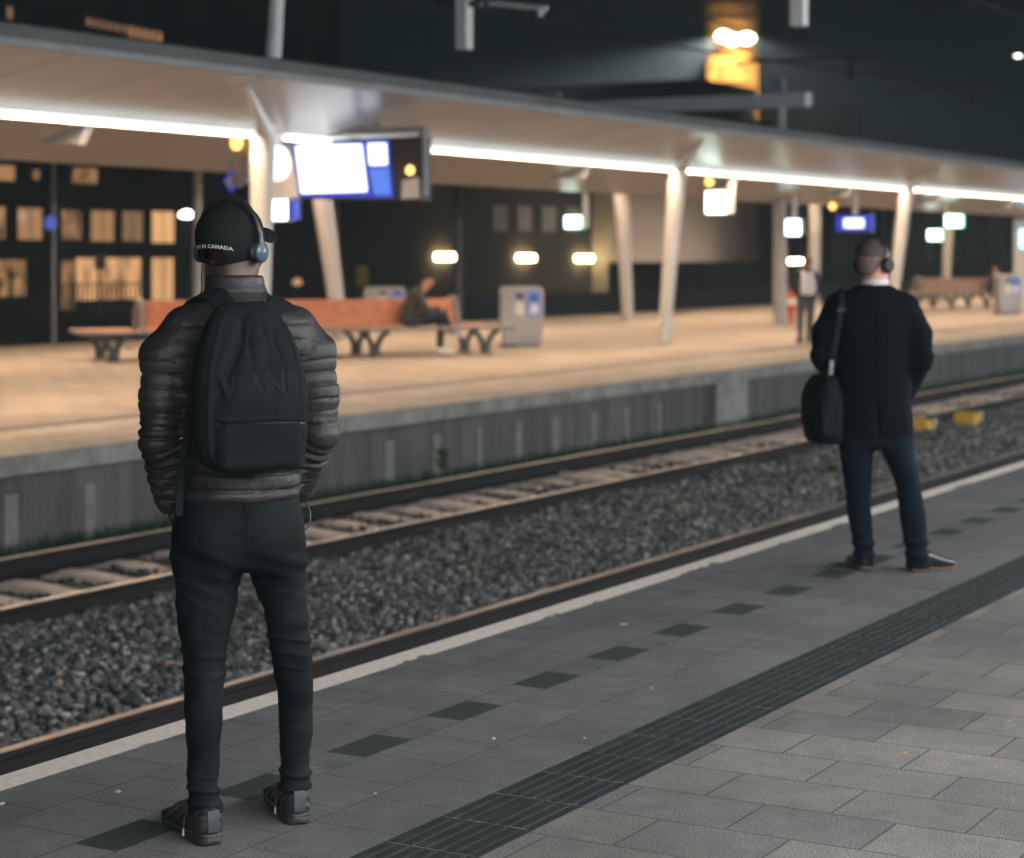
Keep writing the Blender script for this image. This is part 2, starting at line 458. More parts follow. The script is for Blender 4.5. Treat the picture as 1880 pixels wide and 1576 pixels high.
for p_, c_ in ((0.35, (0.060, 0.066, 0.066, 1)), (0.70, (0.125, 0.126, 0.122, 1)), (0.90, (0.24, 0.232, 0.222, 1)), (0.990, (0.42, 0.39, 0.36, 1)), (0.995, (0.24, 0.12, 0.06, 1)), (0.997, (0.28, 0.14, 0.07, 1))):
    e_ = rp.color_ramp.elements.new(p_); e_.color = c_
L(nt, rp.outputs[0], b.inputs['Base Color']); b.inputs['Roughness'].default_value = 0.8; b.inputs['Specular IOR Level'].default_value = 0.3
bump(nt, b, noise(nt, coords(nt), 90, 3), 0.5, 0.006)
M['stone'] = m
R1, R2, R3 = 7.035, 9.86, 11.45
tag(stones('ballast', [(6.0, 20, 7.10, 9.74, -0.885, 760, 0.0255), (20, 34, 7.10, 9.70, -0.885, 420, 0.030), (34, 75, 7.10, 9.74, -0.885, 130, 0.045),
                       (9, 30, 11.53, 12.5, -0.985, 300, 0.03), (6, 30, 6.4, 6.97, -0.92, 160, 0.03)], M['stone']), kind='stuff')

m, nt, b = nodes_of('oily_ballast_stone')
gi = nt.nodes.new('ShaderNodeNewGeometry')
rp = nt.nodes.new('ShaderNodeValToRGB'); L(nt, gi.outputs['Random Per Island'], rp.inputs[0])
rp.color_ramp.elements[0].color = (0.018, 0.022, 0.022, 1); rp.color_ramp.elements[1].color = (0.16, 0.15, 0.14, 1)
e_ = rp.color_ramp.elements.new(0.6); e_.color = (0.05, 0.052, 0.050, 1)
L(nt, rp.outputs[0], b.inputs['Base Color']); b.inputs['Roughness'].default_value = 0.8; b.inputs['Specular IOR Level'].default_value = 0.2
tag(stones('oily_ballast', [(9, 30, 9.78, 11.36, -0.986, 460, 0.026), (30, 75, 9.78, 11.36, -0.986, 120, 0.04)], m), kind='stuff')
def rail_profile(c, z=RAIL_Z):
    h = 0.172
    half = [(0.036, 0.0), (0.036, -0.036), (0.010, -0.052), (0.009, -0.135), (0.070, -0.160), (0.070, -h)]
    return [(c + y, z + dz) for y, dz in half] + [(c - y, z + dz) for y, dz in half[::-1]]
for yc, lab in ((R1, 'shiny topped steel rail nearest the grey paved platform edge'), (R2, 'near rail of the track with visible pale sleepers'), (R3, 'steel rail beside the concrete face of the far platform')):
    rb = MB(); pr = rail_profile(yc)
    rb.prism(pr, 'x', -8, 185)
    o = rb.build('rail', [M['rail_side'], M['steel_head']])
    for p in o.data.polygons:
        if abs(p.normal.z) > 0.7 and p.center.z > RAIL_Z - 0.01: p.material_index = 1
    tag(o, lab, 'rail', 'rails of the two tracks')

sm = MB()
def sleeper_section(y):
    # concrete sleeper: seats raised under the rails, waist dipped between them
    t = abs(y - (R2 + R3) / 2)
    return -0.925 if t > 0.55 else -0.925 - 0.035 * (0.5 + 0.5 * math.cos(math.pi * t / 0.55))
ys = [9.44, 9.46, 9.75, 9.9, 10.02, 10.15, 10.3, 10.45, 10.65, 10.85, 11.0, 11.15, 11.3, 11.45, 11.6, 11.75, 11.78]
vs = []; 
for y in ys:
    z = sleeper_section(y) - (0.05 if y in (9.44, 11.78) else 0); 
    vs += [(-0.125, y, -1.1), (-0.105, y, z - 0.012), (-0.085, y, z), (0.085, y, z), (0.105, y, z - 0.012), (0.125, y, -1.1)]
fs = [(i * 6 + k, i * 6 + 6 + k, i * 6 + 6 + (k + 1) % 6, i * 6 + (k + 1) % 6) for i in range(len(ys) - 1) for k in range(6)]
fs += [tuple(range(6)), tuple((len(ys) - 1) * 6 + k for k in range(6))[::-1]]
sm.add(vs, fs)
sl0 = sm.build('sleeper', M['sleeper'])
tag(sl0, 'pale concrete sleeper half sunk in ballast under the far track', 'sleeper', 'concrete sleepers under the far track')
for i in range(92):
    o = sl0 if i == 0 else sl0.copy()
    if i: COL.objects.link(o)
    o.location = (10.7 + 0.6 * i + rng.normal(0, 0.008), 0, rng.normal(0, 0.006))

gr = []
for i in range(26000):
    x = 10 + 62 * rng.random() ** 1.6; y = rng.uniform(11.86, 12.52); h = rng.uniform(0.04, 0.17) * (1.0 if x < 30 else 1.3); a = rng.uniform(0, 6.28); w = rng.uniform(0.004, 0.010)
    dx, dy = math.cos(a), math.sin(a); bx, by = rng.normal(0, 0.04, 2)
    gr.append([(x - dx * w, y - dy * w, -0.96), (x + dx * w, y + dy * w, -0.96), (x + bx, y + by, -0.95 + h)])
gr = np.array(gr).reshape(-1, 3)
M['grass'] = mat('dark_grass', (0.012, 0.035, 0.022), (0.02, 0.05, 0.02), 3, 0.8, spec=0.15)
tag(raw_mesh('grass', gr, np.arange(len(gr)).reshape(-1, 3), M['grass'], None, False), kind='stuff')

def weed(c, n, r, h, label, m_):
    vs = []
    for i in range(n):
        a, t = rng.uniform(0, 6.28), rng.uniform(0.2, 1); d = np.array([math.cos(a), math.sin(a)]); w = rng.uniform(0.008, 0.02)
        base = np.array([c[0], c[1], c[2]]) + np.array([*(d * r * 0.3 * rng.random()), h * rng.random() * 0.6])
        tip = base + np.array([*(d * r * t), h * rng.uniform(0.1, 0.5)]); mid = (base + tip) / 2 + np.array([0, 0, 0.02]); s = np.array([-d[1], d[0], 0]) * w
        vs += [base, mid + s, tip, mid - s]
    o = raw_mesh('weed', np.array(vs), np.arange(len(vs)).reshape(-1, 4), m_, None, False)
    return tag(o, label, 'plant')
M['weed'] = mat('weed_leaf', (0.05, 0.11, 0.02), (0.03, 0.07, 0.015), 20, 0.7)
p = at_z(1526, 868, -0.86); weed((p.x, p.y, -0.9), 120, 0.13, 0.12, 'small green weed growing in the ballast beside the man in the navy suit', M['weed'])
p = at_y(812, 848, 12.28); weed((p.x, 12.28, p.z - 0.1), 70, 0.10, 0.28, 'thin green weed against the face of the far platform', M['weed'])

# yellow track boxes
for (u, v, lab) in ((1777, 764, 'bright yellow track box on the ballast at the right, farther one'), (1690, 778, 'dirty yellow track box close behind the legs of the suited man')):
    p = at_z(u, v + 10, -0.86)
    t = empty('track_box', (p.x, p.y, -0.90), R(4), lab, 'track box', 'yellow boxes beside the rail')
    bb = MB(); bb.prism([(-0.28, 0), (0.28, 0), (0.25, 0.10), (0.13, 0.17), (-0.16, 0.17), (-0.25, 0.10)], 'y', -0.16, 0.16); bb.build('housing', M['yellow'], t, bevel=0.012)
    kb = MB(); kb.lathe([(0.045, -0.165), (0.055, -0.175), (0.055, -0.20), (0.03, -0.205)], 16, (0.06, 0, 0.135), 'y'); kb.build('cap', M['sleeper'], t)

# ================================================================== the near platform
EDGE = 4.56
slab_c1, slab_c2, joint_c = (0.106, 0.108, 0.111), (0.128, 0.129, 0.132), (0.060, 0.061, 0.062)
pm_main, _, _ = paving('paving_main', False, 0.40, 0.30, 0.03, -0.20, (0.124, 0.122, 0.118), (0.192, 0.180, 0.165), (0.066, 0.066, 0.065), 0.0042, 0.45, stain=0.32)
pm_in, _, _ = paving('paving_edge_field', True, 0.30, 0.31, 0.01, -3.86 + 0.31 * 20, slab_c1, slab_c2, joint_c, 0.0035, 0.45, stain=0.30)
pm_in2, _, _ = paving('paving_inner_field', True, 0.30, 0.29, 0.16, -3.13 + 0.29 * 20, slab_c1, slab_c2, joint_c, 0.003, 0.45, stain=0.30)
# row of half slabs, every second one dark
m, nt, b = paving('paving_dashes', True, 0.30, 0.15, -5.62 + 0.15 + 0.15, -3.71 + 0.15 * 30, slab_c1, slab_c2, joint_c, 0.004, 0.30, offset=0.0)
sep = nt.nodes.new('ShaderNodeSeparateXYZ'); L(nt, coords(nt), sep.inputs[0])
fr = math_node(nt, 'FRACT', math_node(nt, 'DIVIDE', math_node(nt, 'ADD', sep.outputs[0], 600 - 5.62 + 0.142), 0.6))
dark = math_node(nt, 'LESS_THAN', fr, 0.284 / 0.6)
src = b.inputs['Base Color'].links[0].from_socket
dk = ramp(nt, noise(nt, coords(nt), 120, 3), 0.3, 0.7)
L(nt, mix_col(nt, dark, src, mix_col(nt, dk, (0.016, 0.022, 0.024), (0.030, 0.038, 0.040))), b.inputs['Base Color'])
pm_dash = m
# worn white edge line
m, nt, b = paving('paving_white_line', True, 0.30, 0.31, 0.01, -3.86 + 0.31 * 20, slab_c1, slab_c2, joint_c, 0.0045, 0.30)
vec = coords(nt); sep = nt.nodes.new('ShaderNodeSeparateXYZ'); L(nt, vec, sep.inputs[0])
nz = math_node(nt, 'SUBTRACT', noise(nt, vec, 2.2, 9, 0.62), 0.5)
edge_in = math_node(nt, 'GREATER_THAN', sep.outputs[1], math_node(nt, 'ADD', math_node(nt, 'MULTIPLY', math_node(nt, 'MAXIMUM', math_node(nt, 'SUBTRACT', nz, 0.06), 0.0), 0.7), 4.43))
chips = math_node(nt, 'LESS_THAN', noise(nt, vec, 17, 6, 0.7), 0.70)
fac = math_node(nt, 'MULTIPLY', edge_in, chips)
wcol = mix_col(nt, ramp(nt, noise(nt, vec, 30, 5), 0.3, 0.7), (0.74, 0.67, 0.60), (0.56, 0.51, 0.46))
src = b.inputs['Base Color'].links[0].from_socket
L(nt, mix_col(nt, fac, src, wcol), b.inputs['Base Color'])
pm_white = m
M['tact'] = mat('dark_rubber_tile', (0.0115, 0.0155, 0.0165), (0.022, 0.027, 0.028), 14, 0.85, bmp=0.4, bscale=160, spec=0.12)
X0, X1 = -14.0, 170.0
zones = [(-14, 2.83, pm_main), (2.83, 3.13, M['tact']), (3.13, 3.71, pm_in2), (3.71, 3.86, pm_dash), (3.86, 4.17, pm_in), (4.17, EDGE, pm_white)]
pf = MB(); mats = []
for i, (y0, y1, mm) in enumerate(zones): mats.append(mm); pf.cur = i; pf.sheet(X0, X1, y0, y1, 0.0)
pf.cur = len(mats); mats.append(M['coping'])
pf.add([(X0, EDGE, 0), (X1, EDGE, 0), (X1, EDGE + 0.006, -0.012), (X0, EDGE + 0.006, -0.012)], [(3, 2, 1, 0)][::-1])
pf.box(X0, X1, 4.2, EDGE + 0.006, -0.16, -0.012); pf.box(X0, X1, -14, 4.40, -1.24, -0.165)
tag(pf.build('platform', mats), kind='structure')
tp = MB()
for i in range(95):
    x = 3.83 + 0.295 * i
    if x > 32: break
    for k in range(6):
        y = 2.845 + 0.045 * k + 0.012
        zt = 0.0045 + rng.normal(0, 0.0005)
        tp.prism([(y, 0.001), (y + 0.032, 0.001), (y + 0.026, zt), (y + 0.006, zt)], 'x', x + 0.008, x + 0.287)
tag(tp.build('tactile_paving', M['tact']), kind='structure')
jm = MB()
for i in range(98):
    x = 3.83 + 0.295 * i
    jm.sheet(x - 0.003, x + 0.003, 2.84, 3.12, 0.0035)
M['joint_sand'] = mat('joint_sand', (0.20, 0.19, 0.175), (0.06, 0.06, 0.056), 40, 0.95)
tag(jm.build('pavement_joint_sand', M['joint_sand']), kind='structure')
# crumbs, leaves and flattened gum on the slabs
for (u, v, c, s) in ((1660, 1383, (0.50, 0.30, 0.12), 0.013), (1853, 1325, (0.45, 0.33, 0.18), 0.010), (906, 1357, (0.55, 0.48, 0.42), 0.008), (1073, 1356, (0.40, 0.36, 0.33), 0.007),
                     (217, 1454, (0.42, 0.38, 0.35), 0.018), (3, 1477, (0.42, 0.38, 0.35), 0.016), (1195, 1265, (0.35, 0.33, 0.31), 0.012), (688, 1458, (0.30, 0.25, 0.20), 0.008), (1145, 1147, (0.45, 0.38, 0.33), 0.02)):
    p = at_z(u, v); q = MB(); n = 7
    ang = [6.28 * k / n for k in range(n)]; rr = [s * rng.uniform(0.6, 1.2) for _ in ang]
    ring = [(r_ * math.cos(a), r_ * math.sin(a) * 0.7) for r_, a in zip(rr, ang)]
    q.add([(x, y, 0.0006) for x, y in ring] + [(x * 0.6, y * 0.6, 0.0045) for x, y in ring], [tuple(range(n))[::-1], tuple(range(n, 2 * n))] + [(k, (k + 1) % n, n + (k + 1) % n, n + k) for k in range(n)])
    mm = mat('litter_' + str(len(bpy.data.materials)), c, tuple(x * 0.8 for x in c), 200, 0.8)
    o = q.build('litter_scrap', mm, loc=(p.x, p.y, 0.0), rz=rng.uniform(0, 6))
    tag(o, 'tiny pale scrap of litter lying on the grey paving slabs', 'litter', 'scraps of litter on the near platform')

# the near platform's own roof edge and light line, over and behind the viewer
nc = empty('near_canopy', (10, -2.3, 0), 0, 'white platform roof with a long light line over the near platform', 'canopy')
w = MB(); w.prism([(0.0, 3.30), (2.4, 3.75), (2.4, 3.95), (-3.0, 3.95), (-3.0, 3.0)], 'x', -26, 60); w.build('roof', M['white_paint'], nc)
for k in range(7):
    w = MB(); w.box(-25.6 + 12 * k, -14.4 + 12 * k, -0.07, 0.07, 3.13, 3.27); w.build('light_strip', M['near_strip'], nc)
    w = MB(); w.tube([(-14 + 12 * k, -0.6, 0), (-14 + 12 * k, 0, 3.25)], [0.12, 0.17], 14); w.build('post', M['white_paint'], nc, smooth=True)

# ================================================================== the far platform
FE = 11.72 * K; FB = 25.6 * K
fp_main, _, _ = paving('far_paving_main', False, 0.6, 0.3, 0.1, 0.0, (0.40, 0.35, 0.30), (0.46, 0.40, 0.34), (0.16, 0.14, 0.12), 0.012, 0.12, stain=0.16)
fp_edge, _, _ = paving('far_paving_edge', True, 0.6, 0.31, 0.1, 0.0, (0.60, 0.53, 0.46), (0.72, 0.64, 0.56), (0.3, 0.27, 0.23), 0.008, 0.12, stain=0.25)
M['far_dark'] = mat('far_ribbed_tile', (0.20, 0.18, 0.165), (0.15, 0.14, 0.13), 6, 0.7)
m_face, nt, b = nodes_of('stained_concrete_face')
vec = coords(nt); mp = nt.nodes.new('ShaderNodeMapping'); L(nt, vec, mp.inputs['Vector']); mp.inputs['Scale'].default_value = (1.3, 1, 0.12)
streak = ramp(nt, noise(nt, mp.outputs[0], 2.6, 6, 0.7), 0.40, 0.66)
L(nt, mix_col(nt, streak, (0.050, 0.053, 0.051), (0.105, 0.105, 0.101)), b.inputs['Base Color']); b.inputs['Roughness'].default_value = 0.9
bump(nt, b, noise(nt, vec, 30, 4), 0.4, 0.01)
M['rib'] = mat('pale_rib_concrete', (0.19, 0.188, 0.184), (0.13, 0.128, 0.125), 5, 0.85)
fp = MB(); mats = [fp_edge, M['far_dark'], fp_main, M['coping'], m_face]
XA, XB = -12.0, 190.0
for i, (y0, y1) in enumerate(((FE, FE + 1.75), (FE + 1.75, FE + 2.05), (FE + 2.05, FB))): fp.cur = i; fp.sheet(XA, XB, y0, y1, FAR_Z)
fp.cur = 3; fp.add([(XA, FE, FAR_Z), (XB, FE, FAR_Z), (XB, FE - 0.008, FAR_Z - 0.012), (XA, FE - 0.008, FAR_Z - 0.012)], [(0, 1, 2, 3)][::-1])
x = XA
while x < XB:
    fp.box(x + 0.006, x + 1.994, FE - 0.008, FE + 0.4, FAR_Z - 0.175, FAR_Z - 0.012); x += 2.0
fp.box(XA, XB, FE + 0.02, FE + 0.4, FAR_Z - 0.17, FAR_Z - 0.02)
fp.cur = 4
x = XA
while x < XB: fp.box(x, x + 2.395, FE + 0.16, FE + 0.5, -1.24, FAR_Z - 0.175); x += 2.4
fp.cur = 3; fp.box(XA, XB, FE + 0.5, FB - 0.01, -1.24, FAR_Z - 0.18)
tag(fp.build('far_platform', mats), kind='structure')
for (u, wd) in ((20, .085), (165, .075), (715, .09), (802, .085), (880, .06), (952, .08), (1020, .1), (1090, .075), (1150, .085), (1210, .06)):
    p = at_y(u, 850, FE + 0.15)
    w = MB(); w.box(p.x - wd, p.x + wd, FE + 0.145, FE + 0.158, -1.2, FAR_Z - 0.36); w.build('rib', M['rib'])
    o = bpy.data.objects[-1] if False else COL.objects[-1]
    o.name = 'platform_pilaster'; tag(o, 'pale narrow concrete rib on the face of the far platform', 'pilaster', 'ribs on the far platform face')
p = at_y(1338, 740, FE + 0.1); w = MB(); w.box(p.x - 0.62, p.x + 0.55, FE + 0.02, FE + 0.158, -1.2, FAR_Z - 0.18)
tag(w.build('cable_cabinet', M['coping'], bevel=0.01), 'pale wide concrete panel set against the far platform face', 'panel')

# ================================================================== far canopy: gull-wing roof, kinked posts, light lines
KY, KZ = 15.5 * K, 1.62 + 1.555 * K
FY, FZ = 13.45 * K, 1.62 + 1.93 * K
VY, VZ = 18.5 * K, 1.62 + 1.19 * K
BY, BZ = 21.5 * K, 1.62 + 1.86 * K
EY, EZ = 23.6 * K, 1.62 + 2.26 * K
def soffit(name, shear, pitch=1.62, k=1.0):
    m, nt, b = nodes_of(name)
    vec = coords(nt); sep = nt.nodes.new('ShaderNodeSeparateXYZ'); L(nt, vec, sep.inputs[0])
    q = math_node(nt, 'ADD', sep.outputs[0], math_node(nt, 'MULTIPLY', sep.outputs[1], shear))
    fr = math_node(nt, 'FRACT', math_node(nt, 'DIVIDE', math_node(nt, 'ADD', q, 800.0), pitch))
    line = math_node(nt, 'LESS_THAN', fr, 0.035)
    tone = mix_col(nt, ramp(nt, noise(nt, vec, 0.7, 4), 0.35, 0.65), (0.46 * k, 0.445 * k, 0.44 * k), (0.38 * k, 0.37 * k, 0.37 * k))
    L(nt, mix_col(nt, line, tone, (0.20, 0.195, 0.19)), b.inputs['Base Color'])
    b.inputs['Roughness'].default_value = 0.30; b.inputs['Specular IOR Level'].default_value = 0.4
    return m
can = empty('platform_canopy', (35, 17, FAR_Z), 0, 'long white gull-wing roof over the far platform on kinked white posts', 'canopy')
ox, oy, oz = 35, 17, FAR_Z
RX0, RX1 = -20 , 160
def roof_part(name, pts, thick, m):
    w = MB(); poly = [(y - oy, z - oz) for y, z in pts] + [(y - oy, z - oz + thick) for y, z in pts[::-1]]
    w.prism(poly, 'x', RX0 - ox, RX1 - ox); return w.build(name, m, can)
M['roof_top'] = mat('roof_sheet', (0.10, 0.105, 0.11), (0.07, 0.074, 0.078), 1.2, 0.6)
roof_part('front_wing', [(FY, FZ), (KY, KZ)], 0.16, soffit('soffit_front', 0.0))
roof_part('valley_panel', [(KY + 0.002, KZ - 0.01), (VY, VZ)], 0.16, soffit('soffit_valley_front_shaded', 1.05, k=0.62))  # both valley panels: their weaker light is painted in as a darker grey
roof_part('valley_panel', [(VY + 0.002, VZ), (BY, BZ)], 0.16, soffit('soffit_valley_back_shaded', 1.05, k=0.62))
roof_part('back_wing', [(BY + 0.002, BZ), (EY, EZ)], 0.16, soffit('soffit_back', 0.0))
w = MB(); w.box(RX0 - ox, RX1 - ox, FY - 0.08 - oy, FY - 0.003 - oy, FZ - 0.015 - oz, FZ + 0.06 - oz); w.build('edge_trim', M['grey_paint'], can)
w = MB(); w.prism([(FY - 0.06 - oy, FZ + 0.063 - oz), (FY + 0.3 - oy, FZ + 0.163 - oz), (FY + 0.3 - oy, FZ + 0.28 - oz), (FY - 0.06 - oy, FZ + 0.20 - oz)], 'x', RX0 - ox, RX1 - ox); w.build('gutter', M['roof_top'], can)
for i in range(-1, 11):
    px = 21.87 + 12.78 * i
    A = Vector((px, KY, KZ)) - Vector((ox, oy, oz))
    w = MB(); pts = [A + Vector((0.85, 0.68, -KZ + FAR_Z)), A + Vector((0.42, 0.33, -(KZ - FAR_Z) * 0.5)), A + Vector((0.04, 0.02, -0.30)), A + Vector((-0.12, -0.14, 0.0)), A + Vector((-0.75, -0.55, 0.082)), A + Vector((-2.5, -1.68, 0.295))]
    w.tube(pts, [0.115, 0.145, 0.172, 0.150, 0.09, 0.03], 20); w.build('post', M['white_paint'], can, smooth=True)
    w = MB(); w.lathe([(0.22, 0.0), (0.22, 0.012), (0.17, 0.02)], 20, tuple(pts[0])); w.build('base_plate', M['grey_paint'], can)
    for a_, b_ in ((0.55, 2.55), (2.62, 7.0), (7.03, 12.70)):
        w = MB(); s0, s1 = px + a_ - ox, px + b_ - ox; w.box(s0, s1, KY - 0.085 - oy, KY - 0.070 - oy, KZ - 0.108 - oz, KZ - 0.03 - oz); w.box(s0, s1, KY - 0.069 - oy, KY + 0.040 - oy, KZ - 0.075 - oz, KZ - 0.03 - oz); w.box(s0, s1, KY + 0.041 - oy, KY + 0.055 - oy, KZ - 0.108 - oz, KZ - 0.03 - oz); strip_faces(w.build('light_strip', M['strip'], can))
    bx = 19.25 + 12.8 * i
    A = Vector((bx, BY, BZ)) - Vector((ox, oy, oz))
    w = MB(); pts = [A + Vector((2.0, 0.8, -BZ + FAR_Z)), A + Vector((1.0, 0.4, -(BZ - FAR_Z) * 0.5)), A + Vector((0.06, 0.02, -0.3)), A + Vector((-0.12, 0.14, 0.0)), A + Vector((-0.9, 0.5, 0.085)), A + Vector((-3.6, 1.6, 0.29))]
    w.tube(pts, [0.15, 0.175, 0.20, 0.19, 0.14, 0.05], 20); w.build('post', M['white_paint'], can, smooth=True)
    w = MB(); w.box(bx + 0.55 - ox, bx + 12.3 - ox, BY - 0.06 - oy, BY + 0.07 - oy, BZ - 0.165 - oz, BZ - 0.03 - oz); strip_faces(w.build('light_strip', M['strip'], can))
    # triangular stiffeners in the valley
    for s_ in (3.2, 9.6):
        w = MB(); w.prism([(KY + 0.12 - oy, KZ - 0.06 - oz), (KY + 1.0 - oy, KZ - 0.31 - oz), (KY + 0.28 - oy, KZ - 0.34 - oz)], 'x', px + s_ - 0.06 - ox, px + s_ + 0.06 - ox); w.build('bracket', M['grey_paint'], can)

# ================================================================== things hung under the far canopy
def hang_rod(t, p, top, m_, r_=0.03):
    w = MB(); w.box(p[0] - r_, p[0] + r_, p[1] - r_, p[1] + r_, p[2], top); w.build('hanger', m_, t)
# information display: faces back along the platform (-x)
c = at_x(632, 312, 22.0 * K)
dsp = empty('information_display', (c.x, c.y, c.z), 0, 'hanging departure display with lit white screen, blue panels and round white clock', 'display')
def yz(u, v):
    p = at_x(u, v, c.x); return p.y - c.y, p.z - c.z
def panel(name, m_, uv, x0, x1, parent=dsp):
    w = MB(); pts = [yz(u, v) for u, v in uv]; w.prism(pts, 'x', x0, x1); return w.build(name, m_, parent, bevel=0.008)
panel('clock_box', M['white_paint'], [(486, 266), (541, 262), (549, 364), (496, 367)], -0.02, 0.30)
panel('case', M['black'], [(541, 260), (772, 250), (772, 369), (550, 365)], 0.0, 0.28)
panel('blue_surround', M['screen_blue'], [(539, 263), (672, 260), (685, 363), (550, 363)], -0.03, -0.001)
panel('screen', M['screen'], [(545, 268), (667, 265), (677, 352), (556, 356)], -0.045, -0.031)
panel('blue_panel', M['screen_blue'], [(673, 257), (714, 256), (724, 364), (686, 364)], -0.028, -0.001)
panel('pale_panel', M['screen_pale'], [(680, 310), (716, 309), (720, 358), (690, 358)], -0.036, -0.029)
panel('lit_box', M['screen'], [(678, 264), (712, 263), (714, 303), (681, 304)], -0.045, -0.029)
panel('notice', M['white_paint'], [(740, 332), (770, 326), (771, 364), (738, 366)], -0.02, -0.001)
y_, z_ = yz(512, 300); w = MB(); w.lathe([(0.245, -0.021), (0.245, -0.03)], 40, (0, y_, z_), 'x')
for i_, q_ in enumerate(w.v): w.v[i_] = (q_[0], y_ + (q_[1] - y_) * 0.86, z_ + (q_[2] - z_) * 1.0)
w.build('clock_face', M['clock'], dsp)
y_, z_ = yz(754, 313); w = MB(); w.lathe([(0.06, -0.001), (0.065, -0.02), (0.03, -0.05)], 20, (0, y_, z_), 'x'); w.build('amber_lamp', M['amber'], dsp)
w = MB(); y0, z0 = yz(596, 240); y1, z1 = yz(776, 234)
w.box(0.04, 0.16, min(y0, y1), max(y0, y1), z1 - 0.06, z1 + 0.03); w.box(0.04, 0.16, y1, y1 + 0.10, yz(770, 360)[1], z1 - 0.06)
w.box(0.04, 0.16, y0 - 0.1, y0, z1 - 0.2, z1 - 0.06); w.build('hanger_frame', M['grey_paint'], dsp, bevel=0.01)
w = MB(); y2, _ = yz(685, 205)
for yy in (y2, y2 + 0.9): w.box(0.06, 0.14, yy - 0.05, yy + 0.05, z1 + 0.03, KZ + 0.19 * (KY - (c.y + yy)) - c.z + 0.0)
w.build('hanger', M['grey_paint'], dsp)

def hung_sign(u, v, wpx, hpx, y, label, face, frame, rod_v=None, rod_u=None, blue=0, name='exit_sign', cat='sign', inset=None, group='lit signs under the far canopy', d=0.16):
    p = at_y(u, v, y); t_ = (p - Vector((0, 0, EYE))).dot(FWD); s = t_ / F_PX
    W, H = wpx * s / 0.87, hpx * s
    t = empty(name, p, 0, label, cat, group)
    w = MB(); w.box(0, d, -W / 2 - 0.02, W / 2 + 0.02, -H / 2 - 0.02, H / 2 + 0.02); w.build('case', frame, t, bevel=0.012)
    w = MB(); w.box(-0.012, -0.001, -W / 2, W / 2, -H / 2, H / 2); w.build('face', face, t, bevel=0.003)
    if inset is not None:
        w = MB(); w.box(-0.02, -0.0125, -W / 2 * 0.55, W / 2 * 0.55, -H / 2 * 0.6, H / 2 * 0.6); w.build('pictogram', inset, t)
    if blue:
        w = MB(); w.box(-0.012, d - 0.01, -W / 2 - blue * W, -W / 2 - 0.022, -H / 2, H / 2); w.build('side_panel', M['screen_blue'], t)
    top = (KZ - 0.04 if y <= KY else KZ + (VZ - KZ) * min(1, (y - KY) / (VY - KY))) if y < VY else VZ + (BZ - VZ) * min(1, (y - VY) / (BY - VY))
    ry = 0.0 if rod_u is None else -(rod_u - u) * s / 0.87
    w = MB(); w.box(0.03, 0.12, ry - 0.05, ry + 0.05, H / 2 + 0.02 if abs(ry) < W / 2 else -H / 2, top - p.z); w.build('hanger', M['white_paint'], t)
    return t
G = 'lit signs under the far canopy'
hung_sign(514, 386, 28, 36, 16.9 * K, 'small lit white sign with a blue side under the departure display', M['exit'], M['white_paint'], blue=0.5)
hung_sign(1315, 372, 36, 40, 16.0 * K, 'large square white lit sign hung right of the second kinked post', M['exit'], M['white_paint'], rod_u=1338)
hung_sign(1456, 418, 24, 28, 17.4 * K, 'square white lit sign hung against the thick grey mast', M['exit'], M['white_paint'])
hung_sign(1052, 408, 28, 21, 19.6 * K, 'small oblong green-white lit sign hung left of the leaning back post', M['exit'], M['exit_green'], rod_u=1072)
hung_sign(1716, 432, 22, 18, 18.6 * K, 'small green-white lit sign, lower of the two near the right bench', M['exit'], M['exit_green'], rod_u=1733)
hung_sign(1751, 406, 27, 21, 17.0 * K, 'small green-white lit sign, upper of the two near the right bench', M['exit'], M['exit_green'], rod_u=1737)
hung_sign(1568, 410, 60, 28, 16.6 * K, 'wide lit white station sign with blue border above the suited man', M['screen_blue'], M['blue'], inset=M['screen'], name='station_sign')
def round_lamp(u, v, y, rpx, label, m_):
    p = at_y(u, v, y); s = (p - Vector((0, 0, EYE))).dot(FWD) / F_PX; r_ = rpx * s
    t = empty('signal_lamp', p, 0, label, 'lamp')
    w = MB(); w.lathe([(r_ * 1.15, 0.10), (r_ * 1.2, 0.0), (r_, -0.02)], 24, (0, 0, 0), 'x'); w.build('housing', M['yellow'], t)
    w = MB(); w.lathe([(r_ * 0.95, -0.021), (r_ * 0.7, -0.05), (r_ * 0.25, -0.065)], 24, (0, 0, 0), 'x'); w.build('lens', m_, t, smooth=True)
    w = MB(); w.box(0.02, 0.07, -0.025, 0.025, r_ * 1.1, KZ - p.z + 0.05); w.build('hanger', M['grey_paint'], t)
round_lamp(436, 262, 16.0 * K, 15, 'round glowing amber lamp beside the first kinked post', M['amber'])
round_lamp(1303, 334, 16.2 * K, 9, 'small amber lamp just over the large square white sign', M['amber'])
round_lamp(1529, 379, 17.5 * K, 7, 'tiny amber lamp above the back post right of the grey mast', M['amber'])
